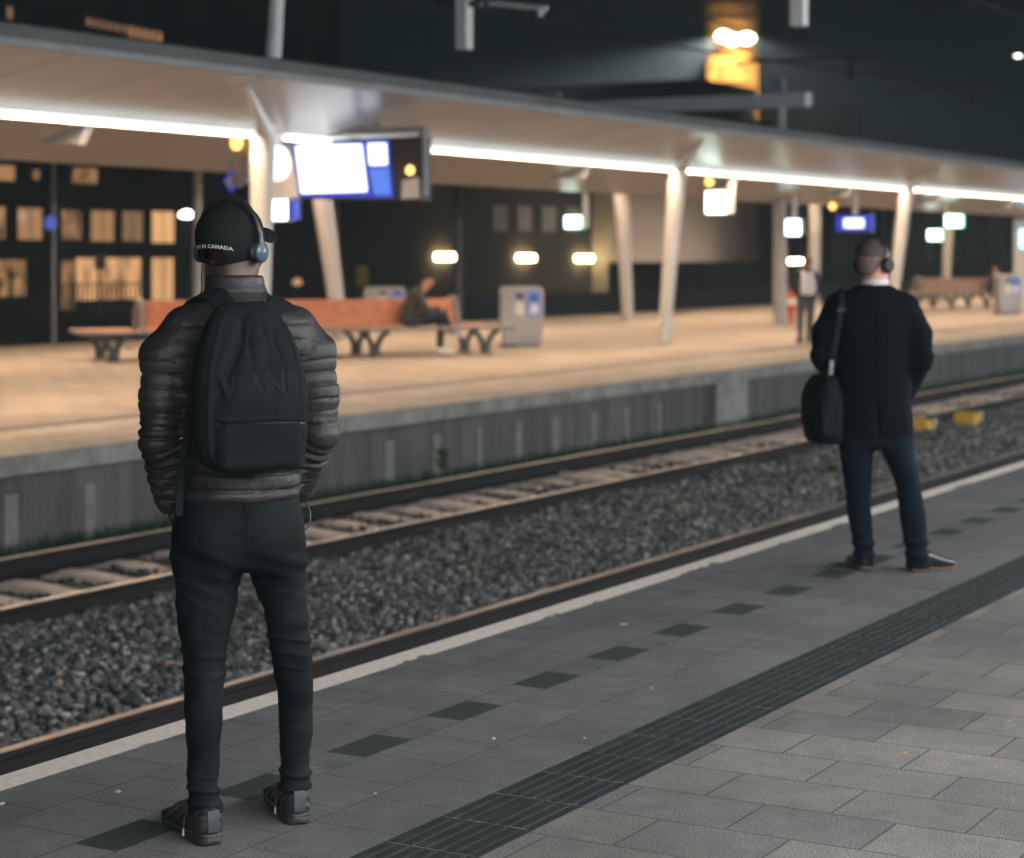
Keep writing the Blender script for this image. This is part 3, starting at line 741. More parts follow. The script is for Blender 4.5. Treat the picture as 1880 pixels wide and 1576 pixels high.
# small blue diamond sign and loudspeaker under the left roof edge
p = at_y(424, 333, 17.5 * K); t = empty('diamond_sign', p, 0, 'small pale blue diamond sign hung under the roof at left', 'sign')
w = MB(); w.prism([(0, -0.16), (0.14, 0), (0, 0.16), (-0.14, 0)], 'x', 0, 0.03); w.build('plate', M['screen_blue'], t)
w = MB(); w.prism([(0, -0.12), (0.10, 0), (0, 0.12), (-0.10, 0)], 'x', -0.012, -0.001); w.build('face', mat('pale_blue_face', (0.45, 0.5, 0.75), None, 5, 0.4), t)
w = MB(); w.box(0.005, 0.025, -0.015, 0.015, 0.15, VZ + 0.2 - p.z); w.build('hanger', M['grey_paint'], t)
p = at_y(447, 330, 17.3 * K); t = empty('loudspeaker', p, 0, 'grey horn loudspeaker hung next to the small blue diamond sign', 'loudspeaker')
w = MB(); w.lathe([(0.12, 0.0), (0.06, 0.12), (0.05, 0.22)], 20, (-0.1, 0, 0), 'x'); w.build('horn', M['grey_paint'], t, smooth=True)
w = MB(); w.box(0.02, 0.06, -0.02, 0.02, 0.05, VZ + 0.25 - p.z); w.build('hanger', M['grey_paint'], t)

# ================================================================== furniture of the far platform
def bench(c, ang, length, label, ext=(1.3, 1.1), m_wood=None):
    """double seat with an A-shaped back between; axis along local x"""
    m_wood = m_wood or M['wood']
    t = empty('platform_bench', c, ang, label, 'bench', 'benches on the far platform')
    hl = length / 2
    for side in (1, -1):
        w = MB()
        for k in range(5):
            y0 = side * (0.20 + 0.105 * k); y1 = side * (0.20 + 0.105 * k + 0.094)
            w.box(-hl - ext[0], hl + ext[1], min(y0, y1), max(y0, y1), 0.425 + 0.006 * k, 0.462 + 0.006 * k)
        w.build('seat', m_wood, t, bevel=0.008)
        w = MB()
        for k in range(5):
            f0 = k / 5.0; f1 = f0 + 0.185
            p0 = (side * (0.235 - 0.16 * f0), 0.52 + 0.43 * f0); p1 = (side * (0.235 - 0.16 * f1), 0.52 + 0.43 * f1)
            nx, nz = side * 0.026, 0.010
            w.prism([p0, (p0[0] + nx, p0[1] + nz), (p1[0] + nx, p1[1] + nz), p1][::side], 'x', -hl + 0.05, hl - 0.05)
        w.build('backrest', m_wood, t, bevel=0.004)
    for e in (-hl, hl):
        w = MB(); w.tube([(e, -0.30, 0.47), (e, -0.24, 0.62), (e, -0.14, 0.90), (e, -0.08, 0.97), (e, 0.08, 0.97), (e, 0.14, 0.90), (e, 0.24, 0.62), (e, 0.30, 0.47)], 0.042, 10); w.build('end_frame', M['cast'], t, smooth=True)
    w = MB()
    for side in (1, -1):
        for e in (-hl - ext[0], hl + ext[1]): w.tube([(e, side * 0.18, 0.45), (e, side * 0.74, 0.475)], 0.04, 8)
        w.tube([(-hl - ext[0], side * 0.745, 0.47), (hl + ext[1], side * 0.745, 0.47)], 0.03, 8)
    w.build('seat_edge', M['cast'], t, smooth=True)
    for x in (-hl - ext[0] * 0.55, -hl * 0.42, hl * 0.42, hl + ext[1] * 0.5):
        for side in (1, -1):
            w = MB()
            for s2 in (1, -1): w.tube([(x + s2 * 0.03, side * 0.46, 0.0), (x + s2 * 0.05, side * 0.46, 0.20), (x + s2 * 0.13, side * 0.46, 0.34), (x + s2 * 0.24, side * 0.46, 0.425)], [0.055, 0.05, 0.045, 0.05], 10)
            w.lathe([(0.13, 0), (0.13, 0.014), (0.07, 0.02)], 16, (x, side * 0.46, 0.0)); w.build('leg', M['cast_dark'], t, smooth=True)
    return t
bc = at_z(552, 655, FAR_Z)
bench_a = bench((bc.x, bc.y, FAR_Z), R(-36), 5.5, 'long red-brown slatted double bench behind the man in the puffer jacket', ext=(0.95, 0.85))
p = at_z(1762, 566, FAR_Z)
M['wood_grey'] = mat('weathered_hardwood', (0.42, 0.25, 0.19), (0.32, 0.185, 0.145), 9, 0.5)
bench_b = bench((p.x, p.y, FAR_Z), R(-34), 3.3, 'greyish brown slatted double bench far off at the right', ext=(0.7, 0.6), m_wood=M['wood_grey'])

def litter_bin(c, ang, W, D, H, label):
    t = empty('litter_bin', c, ang, label, 'bin', 'grey litter bins on the far platform')
    w = MB(); w.prism([(-W / 2 + 0.05, 0.05), (W / 2 - 0.05, 0.05), (W / 2, H * 0.45), (W / 2, H - 0.06), (W / 2 - 0.06, H), (-W / 2 + 0.06, H), (-W / 2, H - 0.06), (-W / 2, H * 0.45)], 'y', -D / 2, D / 2)
    w.build('body', mat('bin_steel', (0.34, 0.33, 0.33), (0.28, 0.27, 0.27), 2, 0.4, metal=0.4), t, bevel=0.02)
    w = MB(); w.box(-W / 2 + 0.02, -W / 2 + 0.30, -D / 2 - 0.03, D / 2, 0.0, 0.05); w.build('foot', M['dark_grey'], t)
    w = MB(); w.box(-W / 2 + 0.3, W / 2 - 0.08, -D / 2 + 0.03, D / 2 - 0.03, 0.0, 0.049); w.build('plinth', M['cast'], t)
    w = MB(); w.box(W / 2 - 0.31, W / 2 - 0.06, -D / 2 - 0.010, -D / 2 - 0.002, H * 0.52, H * 0.93); w.build('blue_label', M['screen_pale'] if False else mat('blue_label', (0.10, 0.22, 0.75), (0.08, 0.18, 0.6), 4, 0.35), t)
    w = MB(); w.box(W / 2 - 0.26, W / 2 - 0.11, -D / 2 - 0.014, -D / 2 - 0.0105, H * 0.55, H * 0.72); w.build('white_sticker', mat('white_sticker', (0.75, 0.74, 0.80), None, 4, 0.4), t)
    w = MB(); w.box(W / 2 - 0.24, W / 2 - 0.13, -D / 2 - 0.014, -D / 2 - 0.0105, H * 0.79, H * 0.86); w.build('blue_slot', M['black'], t)
    w = MB(); w.box(-0.12, 0.03, -D / 2 - 0.010, -D / 2 - 0.002, H * 0.79, H * 0.90); w.build('slot', M['dark_grey'], t)
    w = MB(); w.box(-0.12, 0.03, -D / 2 - 0.010, -D / 2 - 0.002, H * 0.54, H * 0.74); w.build('white_label', mat('white_label', (0.75, 0.72, 0.68), None, 4, 0.4), t)
    return t
p = at_z(957, 637, FAR_Z); litter_bin((p.x, p.y, FAR_Z), R(-56), 0.80, 0.5, 1.12, 'tall grey litter bin with a blue label, right of the long bench')
p = at_z(706, 600, FAR_Z); litter_bin((p.x, p.y, FAR_Z), R(-56), 0.98, 0.5, 0.95, 'grey litter bin half hidden behind the back of the long bench')
p = at_z(1850, 578, FAR_Z); litter_bin((p.x, p.y, FAR_Z), R(-56), 0.68, 0.5, 1.15, 'grey litter bin with blue label at the right edge beside the far bench')
# red and white barrier post by the mast
p = at_z(1453, 594, FAR_Z); t = empty('barrier_post', (p.x, p.y, FAR_Z), 0, 'red and white marker post standing beside the thick grey mast', 'post')
w = MB(); w.lathe([(0.05, 0.0), (0.09, 0.3), (0.12, 0.46)], 20); w.build('lower_band', M['red'], t, smooth=True)
w = MB(); w.lathe([(0.12, 0.46), (0.115, 0.62)], 20); w.build('white_band', M['white_paint'], t, smooth=True)
w = MB(); w.lathe([(0.115, 0.62), (0.10, 0.78), (0.04, 0.84)], 20); w.build('top', M['red'], t, smooth=True)
# glazed shelter with a lit screen at the right edge
p = at_z(1872, 566, FAR_Z); t = empty('waiting_shelter', (p.x, p.y, FAR_Z), R(-2), 'pale glazed shelter post with a bright blue-white screen at the right edge', 'shelter')
w = MB(); w.box(0, 0.10, -0.2, 0.2, 0, 2.7); w.box(0, 0.1, -2.6, -2.5, 0, 2.7); w.box(0, 0.10, -2.6, 0.2, 2.7, 2.85); w.build('frame', M['white_paint'], t, bevel=0.01)
gm, nt, b = nodes_of('shelter_glass'); b.inputs['Base Color'].default_value = (0.6, 0.7, 0.68, 1); b.inputs['Transmission Weight'].default_value = 0.9; b.inputs['Roughness'].default_value = 0.08; b.inputs['IOR'].default_value = 1.1
w = MB(); w.box(0.03, 0.05, -2.5, -0.2, 0.15, 2.7); w.build('pane', gm, t)
w = MB(); w.box(-0.10, -0.002, -0.65, -0.02, 1.92, 2.5); w.build('screen', glow('lit_kiosk_screen', (0.35, 0.75, 1.0), 2.6), t, bevel=0.01)

# ================================================================== catenary
def mast(name, base, top, r_, label, m_=None, flange=True, parts=()):
    t = empty(name, base, 0, label, 'mast', None)
    d = Vector(top) - Vector(base)
    w = MB(); w.tube([(0, 0, 0), d], [r_ * 1.05, r_ * 0.92], 18); w.build('shaft', m_ or M['grey_paint'], t, smooth=True)
    if flange:
        w = MB(); w.lathe([(r_ * 1.7, 0), (r_ * 1.7, 0.04), (r_ * 1.15, 0.07)], 20); w.build('flange', m_ or M['grey_paint'], t)
    return t
p0 = at_y(500, 128, FY + 0.42); p1 = at_y(512, -60, FY + 0.42)
mast('catenary_mast', p0, p1, 0.093, 'pale grey round mast standing on the front edge of the far roof', M['pale_metal'])
p0 = at_z(1432, 597, FAR_Z); p1 = Vector((p0.x, p0.y, at_y(1436, 176, p0.y).z))
gm_ = mast('catenary_mast', p0, p1, 0.165, 'thick grey mast rising through the far platform roof left of the walker', mat('mast_grey', (0.36, 0.35, 0.34), (0.30, 0.29, 0.285), 2, 0.5))
MX, MY = p0.x, p0.y
p = at_z(1475, 590, -1.0)
# gantry beam carried by that mast
gt = empty('catenary_gantry', (MX, MY, 5.0), 0, 'grey catenary gantry beam over the far roof under the lit tower', 'gantry')
zt, zb = at_y(1470, 168, MY - 0.7).z - 5.0, at_y(1470, 195, MY - 0.7).z - 5.0
w = MB(); w.box(-0.22, 0.22, -0.75, 9.5, zb, zt); w.build('beam', M['pale_metal'], gt, bevel=0.02)
w = MB(); w.box(-0.14, 0.14, 6.1, 6.4, zt, zt + 0.28); w.build('stub', M['grey_paint'], gt); w = MB(); w.box(-0.12, 0.12, -0.10, 0.14, zt, zt + 0.35); w.build('stub', M['grey_paint'], gt)
w = MB(); w.tube([(0.1, -0.35, zb), (0.3, -0.7, zb - 0.9), (0.35, -0.75, zb - 1.3)], 0.05, 8); w.tube([(0.0, 0.2, zb - 0.35), (0.0, 5.5, zb - 0.35)], 0.06, 8); w.build('brace', M['dark_grey'], gt)
# drop posts of a gantry whose beam passes above
g2 = empty('catenary_gantry', (24.4, 12, 5.5), 0, 'nearer catenary gantry beam with two pale drop posts at the top', 'gantry')
w = MB(); w.box(-0.2, 0.2, -8, 9, 0.0, 0.36); w.build('beam', M['dark_grey'], g2)
for (u, v, wd) in ((852, 92, 0.092), (1467, 48, 0.092)):
    q = at_x(u, v, 24.4); w = MB(); w.box(-wd, wd, q.y - 12 - wd, q.y - 12 + wd, q.z - 5.5, -0.002); w.build('drop_post', mat('drop_post_paint', (0.80, 0.82, 0.83), (0.70, 0.72, 0.73), 3, 0.45), g2, bevel=0.01)
q = at_x(898, 6, 24.4); r_ = at_x(1004, 16, 24.4)
w = MB(); w.tube([(0, q.y - 12, q.z - 5.5), (0, r_.y - 12, r_.z - 5.5)], 0.035, 8); w.tube([(0, r_.y - 12 + 0.1, r_.z - 5.5), (0, r_.y - 12 + 0.1, r_.z - 5.6)], 0.04, 8); w.build('registration_arm', M['pale_metal'], g2, smooth=True)
q = at_x(800, 2, 24.4); r_ = at_x(884, 8, 24.4)
w = MB(); w.tube([(0, q.y - 12, q.z - 5.5), (0, r_.y - 12, r_.z - 5.5)], 0.05, 8); w.build('insulator_arm', M['dark_grey'], g2, smooth=True)
for (u, v0, v1, x, lab) in ((1563, 108, 146, 62, 'small grey drop post hanging in the dark sky, left one of two'), (1782, 164, 196, 88, 'faint grey drop post low in the sky at the far right')):
    q0, q1 = at_x(u, v0, x), at_x(u, v1, x); w = MB(); w.box(-0.075, 0.075, -0.075, 0.075, q1.z - q0.z, 0); w.box(-0.05, 0.05, -0.9, 4, 0.001, 0.10)
    tag(w.build('drop_post', M['dark_grey'], loc=q0), lab, 'drop post')
def wire(name, a, b, sag, r_, label):
    a, b = Vector(a), Vector(b); pts = [a.lerp(b, k / 24) - Vector((0, 0, sag * 4 * (k / 24) * (1 - k / 24))) for k in range(25)]
    w = MB(); w.tube(pts, r_, 6); tag(w.build(name, M['black']), label, 'wire', 'overhead wires')
wire('overhead_wire', at_y(830, -10, 15), at_y(1240, 86, 20), 0.1, 0.022, 'dark overhead wire sloping down towards the floodlit tower')
wire('overhead_wire', at_y(1240, 86, 20), at_y(1990, 176, 24), 0.15, 0.028, 'dark overhead wire crossing in front of the floodlit tower')
wire('overhead_wire', at_y(1120, -20, 14), at_y(1900, 190, 26), 0.2, 0.016, 'thin overhead wire above and behind the tower lights')
wire('overhead_wire', at_y(1700, -30, 10), at_y(1960, 60, 12), 0.0, 0.014, 'pale thin wire in the top right corner of the sky')

# ================================================================== background: posts, fence, buildings, tower
def pole(u, vt, vb, y, r_, label, m_):
    p, q = at_y(u, vb, y), at_y(u, vt, y)
    t = empty('lamp_pole', p, 0, label, 'pole', 'poles beyond the far platform')
    w = MB(); w.tube([(0, 0, -1.2), (0, 0, q.z - p.z)], [r_, r_ * 0.9], 14); w.build('shaft', m_, t, smooth=True)
    return t
M['pole'] = mat('pole_grey', (0.30, 0.32, 0.33), (0.24, 0.26, 0.27), 2, 0.5)
M['pole_dim'] = mat('pole_dim_grey', (0.13, 0.15, 0.16), (0.10, 0.115, 0.12), 2, 0.5)
t = pole(98, 300, 592, 31, 0.055, 'thin grey pole with a round blue sign at left', M['pole'])
q = at_y(98, 410, 31); w = MB(); w.lathe([(0.16, -0.03), (0.16, 0.0)], 28, (-0.08, 0, q.z - t.location.z), 'x'); w.build('round_sign', glow('blue_sign_glow', (0.03, 0.10, 0.75), 0.55), t)  # sign plate emits: its brightness is painted in as blue glow
pole(362, 280, 600, 27.5, 0.115, 'wide grey pole beside the head of the man in the cap', M['pole'])
pole(616, 330, 600, 34, 0.11, 'dim dark pole just right of the leaning white post', M['pole_dim'])
pole(842, 300, 600, 33, 0.11, 'grey pole left of the row of wall lamps', M['pole_dim'])

M['brick'] = mat('dark_brick', (0.045, 0.034, 0.030), (0.030, 0.024, 0.022), 1.4, 0.9)
M['dark_wall'] = mat('dark_rendered_wall', (0.075, 0.077, 0.080), (0.045, 0.047, 0.050), 0.35, 0.9)
M['grey_wall'] = mat('grey_cladding', (0.10, 0.10, 0.105), (0.08, 0.08, 0.084), 0.7, 0.8)
M['beige'] = mat('beige_render', (0.34, 0.29, 0.25), (0.29, 0.25, 0.215), 0.3, 0.9)
def lit_window(name, c1, c2, strength, sx=3.0, sz=0.6):
    m, nt, b = nodes_of(name)
    vec = coords(nt); mp = nt.nodes.new('ShaderNodeMapping'); L(nt, vec, mp.inputs['Vector']); mp.inputs['Scale'].default_value = (sx, 1, sz)
    f = ramp(nt, noise(nt, mp.outputs[0], 0.9, 4, 0.6), 0.38, 0.63)
    L(nt, mix_col(nt, f, c1, c2), b.inputs['Emission Color']); b.inputs['Emission Strength'].default_value = strength
    b.inputs['Base Color'].default_value = (0.05, 0.05, 0.05, 1); b.inputs['Roughness'].default_value = 0.15
    return m
W1 = lit_window('lit_blind', (0.42, 0.22, 0.095), (0.36, 0.19, 0.085), 1.0)
W2 = lit_window('lit_blind_bright', (0.80, 0.44, 0.19), (0.68, 0.36, 0.15), 1.15)
W3 = lit_window('lit_blind_dim', (0.27, 0.15, 0.075), (0.22, 0.12, 0.062), 1.0)
W4 = lit_window('lit_shop_room', (0.85, 0.45, 0.19), (0.30, 0.15, 0.07), 1.1, 1.2, 0.5)
W5 = lit_window('lit_mixed_room', (0.55, 0.28, 0.12), (0.015, 0.012, 0.010), 0.9, 2.5, 1.0)
W6 = lit_window('dark_glass_faint_glow', (0.014, 0.015, 0.017), (0.010, 0.011, 0.012), 0.6)  # dark pane whose faint brightness is painted in as weak emission
def building(name, y, u0, u1, ztop, depth, label, m_wall, wins, vbase=640):
    a, b_ = at_y(u0, 500, y), at_y(u1, 500, y)
    t = empty(name, (a.x, y, -1.24), 0, label, 'building')
    w = MB(); w.box(0, b_.x - a.x, 0, depth, 0, ztop + 1.24); w.build('wall', m_wall, t)
    w = MB(); w.box(-0.2, b_.x - a.x + 0.2, -0.2, depth + 0.2, ztop + 1.241, ztop + 1.6); w.build('roof', M['dark_wall'], t)
    for (ua, ub, va, vb, mm) in wins:
        p, q = at_y(ua, vb, y), at_y(ub, va, y); z0, z1 = p.z, at_y(ua, va, y).z
        x0, x1 = p.x - a.x, q.x - a.x; z0 += 1.24; z1 += 1.24
        f = 0.09
        w = MB(); w.box(x0 - f, x0, -0.05, 0.02, z0 - f, z1 + f); w.box(x1, x1 + f, -0.05, 0.02, z0 - f, z1 + f); w.box(x0, x1, -0.05, 0.02, z0 - f, z0); w.box(x0, x1, -0.05, 0.02, z1, z1 + f)
        if (z1 - z0) > 0.9 and mm is not W6:
            xm = x0 + (x1 - x0) * (0.5 if mm is not W4 else 0.33); w.box(xm - 0.03, xm + 0.03, -0.045, -0.031, z0, z1)
            if mm is W4: w.box(x0 + (x1 - x0) * 0.66 - 0.03, x0 + (x1 - x0) * 0.66 + 0.03, -0.045, -0.031, z0, z1)
        fr_ = w.build('window', M['dark_wall'], t)
        w = MB(); w.box(x0, x1, -0.03, -0.004, z0, z1); w.build('pane', mm, fr_)
    return t, a
wl = [(32, 76, 382, 440, W1), (112, 148, 386, 440, W5), (166, 208, 387, 443, W1), (224, 261, 388, 443, W3), (278, 319, 388, 446, W2), (332, 354, 386, 445, W6), (-20, 8, 380, 438, W5),
      (-20, 46, 478, 545, W5), (112, 136, 480, 580, W5), (139, 258, 474, 552, W4), (278, 297, 474, 552, W2), (300, 317, 474, 552, W2),
      (-10, 26, 303, 331, W1), (132, 178, 308, 336, W5), (60, 72, 312, 330, W3)]
for k in range(11): wl.append((158 + 13 * k, 166 + 13 * k, 33 + 2.6 * k, 47 + 2.6 * k + (5 if k > 5 else 0), W3 if k < 6 else W1))
wl.append((12, 22, 12, 34, W3))
bld, ba = building('apartment_building', 74, -80, 628, 24, 14, 'dark apartment block at left with orange lit windows', M['dark_wall'], wl)
def wall_lamp(u, v, y, label, g='lit wall lamps on the dark brick building'):
    p = at_y(u, v, y - 0.25); s = (p - Vector((0, 0, EYE))).dot(FWD) / F_PX
    t = empty('wall_lamp', p, 0, label, 'wall lamp', g)
    W_ = 38 * s * 1.55
    w = MB(); w.box(-W_ / 2, W_ / 2, -0.14, 0.14, -0.20, 0.20); w.build('diffuser', M['lamp_warm'], t, bevel=0.08, seg=3)
    w = MB(); w.box(-W_ / 2 * 0.6, W_ / 2 * 0.6, 0.142, 0.25, -0.12, 0.12); w.build('bracket', M['dark_grey'], t)
M['pale_pane'] = mat('pale_blinds', (0.30, 0.29, 0.28), None, 2, 0.6)
building('brick_warehouse', 66, 634, 1152, 7.6, 12, 'long dark brick building behind the platform with three wall lamps', M['brick'],
         [(905, 930, 377, 424, M['pale_pane']), (950, 975, 378, 424, M['pale_pane']), (995, 1020, 379, 425, M['pale_pane']), (1040, 1062, 380, 425, M['pale_pane'])])
wall_lamp(817, 472, 66, 'glowing yellow-white wall lamp beside the grey pole, leftmost of three')
wall_lamp(966, 474, 66, 'glowing yellow-white wall lamp midway along the dark brick building')
wall_lamp(1073, 475, 66, 'glowing yellow-white wall lamp left of the leaning back post')
building('rendered_hall', 63, 1158, 1392, 7.0, 14, 'plain beige rendered hall behind the second kinked post', M['beige'], [])
a, b_ = at_y(1120, 470, 57), at_y(1420, 470, 57)
w = MB(); w.box(a.x, b_.x, 0, 0.15, -1.2, at_y(1270, 481, 57).z); tag(w.build('fence', M['dark_wall'], loc=(0, 57, 0)), 'dark close-boarded fence in front of the beige hall', 'fence')
for u in (1172, 1216, 1260, 1304, 1348, 1392):  # added fill lights, unseen behind the fence, to brighten the hall
    q = at_y(u, 500, 58.6)
    t = empty('added_hall_light', (q.x, 58.6, -0.2), 0, 'added fill light hidden behind the fence to brighten the beige hall', 'floodlight', 'added fill lights at the foot of the beige hall')
    w = MB(); w.box(-0.4, 0.4, -0.15, 0.15, -1.0, 0.0); w.box(-0.45, 0.45, -0.2, 0.2, 0.0, 0.06); w.build('housing', M['black'], t)
    ld = bpy.data.lights.new('added_hall_beam', 'AREA'); ld.shape = 'RECTANGLE'; ld.size = 0.8; ld.size_y = 0.3; ld.energy = 230; ld.color = (1.0, 0.80, 0.62)
    lo_ = bpy.data.objects.new('beam', ld); link(lo_, t); lo_.location = (0, 0, 0.1); lo_.rotation_euler = (R(132), 0, 0)
bo, bo_a = building('office_building', 80, 1400, 2050, 13, 12, 'dark grey building with upright fins behind the suited man', M['dark_wall'], [])
w = MB()
for k in range(40):
    x = 3 + k * 5.2; w.box(x, x + 1.4, -0.5, -0.01, 2.0, 11.0)
w.build('fin', M['grey_wall'], bo)
wall_lamp(1461, 480, 70, 'glowing yellow-white lamp just right of the thick grey mast', None)
# low navy barrier and railing beyond the platform
a, b_ = at_y(560, 560, 42), at_y(1500, 560, 42)
w = MB(); w.box(a.x, b_.x, 0, 0.12, -1.2, at_y(1000, 541, 42).z); tag(w.build('hoarding', mat('navy_hoarding', (0.010, 0.030, 0.055), (0.007, 0.022, 0.042), 0.8, 0.6), loc=(0, 42, 0)), 'long low navy barrier wall beyond the far platform', 'barrier')
a, b_ = at_y(110, 560, 62), at_y(262, 560, 62)
t = empty('railing', (a.x, 62, -1.2), 0, 'dark upright-bar railing in front of the lit ground floor window', 'railing')
zt = at_y(190, 519, 62).z + 1.2
w = MB(); w.box(0, b_.x - a.x, -0.03, 0.03, zt - 0.06, zt); w.box(0, b_.x - a.x, -0.03, 0.03, 0.2, 0.26); w.build('rail_bar', M['black'], t)
w = MB(); n_ = int((b_.x - a.x) / 0.32)
for k in range(n_): w.box(k * 0.32, k * 0.32 + 0.06, -0.02, 0.02, 0.0, zt - 0.061)
o = w.build('bars', M['black'], t); o['kind'] = 'stuff'
p = at_y(182, 480, 58); t = empty('street_sign', (p.x, p.y, -1.2), 0, 'pale signboard on a thin post before the lit ground floor window', 'sign')
w = MB(); w.tube([(0, 0, 0), (0, 0, p.z + 1.2)], 0.05, 8); w.build('post', M['pole_dim'], t)
w = MB(); w.box(-0.35, 0.35, -0.08, -0.05, p.z + 0.85, p.z + 1.5); w.build('board', mat('sign_board', (0.35, 0.33, 0.30), None, 3, 0.6), t)
p = at_y(664, 507, 50); t = empty('yellow_sign', (p.x, p.y, -1.2), 0, 'dull yellow square sign beyond the bench', 'sign')
w = MB(); w.box(-0.42, 0.42, -0.06, 0, p.z + 1.2 - 0.42, p.z + 1.2 + 0.42); w.build('board', mat('yellow_board', (0.60, 0.42, 0.03), (0.5, 0.34, 0.02), 3, 0.5), t)
w = MB(); w.tube([(0, 0.05, 0), (0, 0.05, p.z + 1.2)], 0.05, 8); w.build('post', M['pole_dim'], t)
for (u, v, y, s_, lab) in ((343, 397, 68, 0.42, 'bright white street light in front of the right end of the apartment block'), (1869, 104, 96, 0.62, 'bright white street light at the right edge of the sky'),
                           (546, 521, 66, 0.28, 'faint orange light low in the dark behind the leaning white post'), (1798, 506, 110, 0.34, 'orange street light, lowest of three over the far bench'),
                           (1812, 499, 110, 0.30, 'dim orange street light, middle of three over the far bench'), (1809, 430, 120, 0.34, 'dim orange street light high between the posts at right'),
                           (1857, 296, 140, 0.4, 'orange lamp reflection added as a glowing lamp just above the roof edge at right')):  # last entry: a lamp's reflection, added as a glowing lamp head
    p = at_y(u, v, y); t = empty('street_lamp', (p.x, p.y, -1.2), 0, lab, 'street lamp', 'street lights in the dark')
    orange = 'orange' in lab
    w = MB(); w.lathe([(s_ * 0.5, -0.1), (s_, 0.0), (s_ * 0.8, 0.18), (s_ * 0.2, 0.3)], 16, (0, 0, p.z + 1.2)); w.build('lamp_head', glow('street_lamp_glass_' + str(v), (1.0, 0.50, 0.20) if orange else (1.0, 0.95, 0.88), 0.65 if orange else 9.0), t, smooth=True)
    w = MB(); w.tube([(0, 0.3, 0), (0, 0.3, p.z + 1.2), (0, 0.02, p.z + 1.3)], 0.08, 8); w.build('pole', M['black'], t)
# floodlit tower behind the gantry, with its lamps
tp_ = at_d(1340, 100, 300)
TW = 86 * 300 / F_PX
tw = empty('lattice_tower', (tp_.x, tp_.y, -1.2), YAW, 'orange floodlit scaffold tower with a pair of lamps above the gantry', 'tower')
hz = at_d(1340, 78, 300).z + 1.2
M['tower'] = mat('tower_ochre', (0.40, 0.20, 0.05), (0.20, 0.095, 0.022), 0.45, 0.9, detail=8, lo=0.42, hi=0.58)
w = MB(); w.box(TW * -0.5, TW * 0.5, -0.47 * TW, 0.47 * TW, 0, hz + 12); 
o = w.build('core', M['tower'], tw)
w = MB()
h2 = TW / 2
zz = 0.0
while zz < hz + 11:
    for yy in (-h2 - 0.25, h2): w.box(-h2, h2, yy, yy + 0.25, zz, zz + 0.30)
    for xx in (-h2 - 0.25, h2): w.box(xx, xx + 0.25, -h2, h2, zz, zz + 0.30)
    zz += 2.3
for xx in (-h2 - 0.30, h2 + 0.05):
    for yy in (-h2 - 0.3, h2 + 0.05): w.box(xx, xx + 0.25, yy, yy + 0.25, 0, hz + 11)
w.build('lattice', mat('tower_lattice', (0.20, 0.10, 0.025), None, 1, 0.8), tw)
# tower lamps and the mist they light
M['flood'] = glow('flood_lamp_glass', (1.0, 0.90, 0.62), 11.0)
for (dy, dz, rr) in ((0.30, -0.2, 1.35), (1.55, 0.3, 1.2), (-1.75, 0.0, 1.35)):
    t = empty('floodlight', tw.matrix_basis @ Vector((-TW * 0.5 - 2.4, dy, hz + dz)), YAW, 'bright yellow-white floodlight on the orange tower, ' + ('lower one of the left pair' if dy == 0.30 else 'uppermost lamp of the left pair' if dy > 1 else 'separate right lamp'), 'floodlight', 'floodlights on the tower')
    w = MB(); w.lathe([(rr * 0.3, -0.9), (rr * 0.8, -0.5), (rr, 0.0), (rr * 0.8, 0.5), (rr * 0.3, 0.8)], 20); w.build('lamp_glass', M['flood'], t, smooth=True)
    w = MB(); w.box(0.2, 2.3, -0.15, 0.15, -0.1, 0.1); w.build('bracket', M['dark_grey'], t)
def spot(name, loc, target, energy, size, blend, color, radius=0.5):
    ld = bpy.data.lights.new(name, 'SPOT'); ld.energy = energy; ld.spot_size = size; ld.spot_blend = blend; ld.color = color; ld.shadow_soft_size = radius
    o = bpy.data.objects.new(name, ld); link(o); o.location = loc
    o.rotation_euler = (Vector(target) - Vector(loc)).to_track_quat('-Z', 'Y').to_euler(); return o
fl = tw.matrix_basis @ Vector((-TW * 0.5 - 7.0, 0.4, hz - 1.0))
spot('flood_beam', fl, tw.matrix_basis @ Vector((0, 0, hz - 9.5)), 30000, R(80), 0.5, (1.0, 0.80, 0.45), 0.4)
fl2 = tw.matrix_basis @ Vector((-TW * 0.5 - 4.5, 2.0, hz))
spot('flood_beam', fl2, tw.matrix_basis @ Vector((-8, 40, hz - 26)), 420000, R(62), 0.7, (1.0, 0.90, 0.78), 0.6)
fl3 = tw.matrix_basis @ Vector((-TW * 0.5 - 4.5, -2.0, hz))
spot('flood_beam', fl3, tw.matrix_basis @ Vector((-8, -40, hz - 40)), 70000, R(95), 0.8, (1.0, 0.84, 0.72), 0.6)
mv = bpy.data.materials.new('night_haze'); mv.use_nodes = True
nt = mv.node_tree; nt.nodes.remove(nt.nodes['Principled BSDF'])
pv = nt.nodes.new('ShaderNodeVolumePrincipled'); pv.inputs['Color'].default_value = (0.66, 0.88, 1.0, 1); pv.inputs['Density'].default_value = 0.0008; pv.inputs['Anisotropy'].default_value = 0.0
L(nt, pv.outputs[0], nt.nodes['Material Output'].inputs['Volume'])
w = MB(); w.box(-60, 420, -60, 320, -2.6, 70)
mo = w.build('haze', mv); mo['kind'] = 'stuff'
building('dark_office_block', 118, 1284, 1582, at_y(1340, 160, 118).z, 30, 'big dark grey block in the mist below the floodlit tower', M['grey_wall'], [])

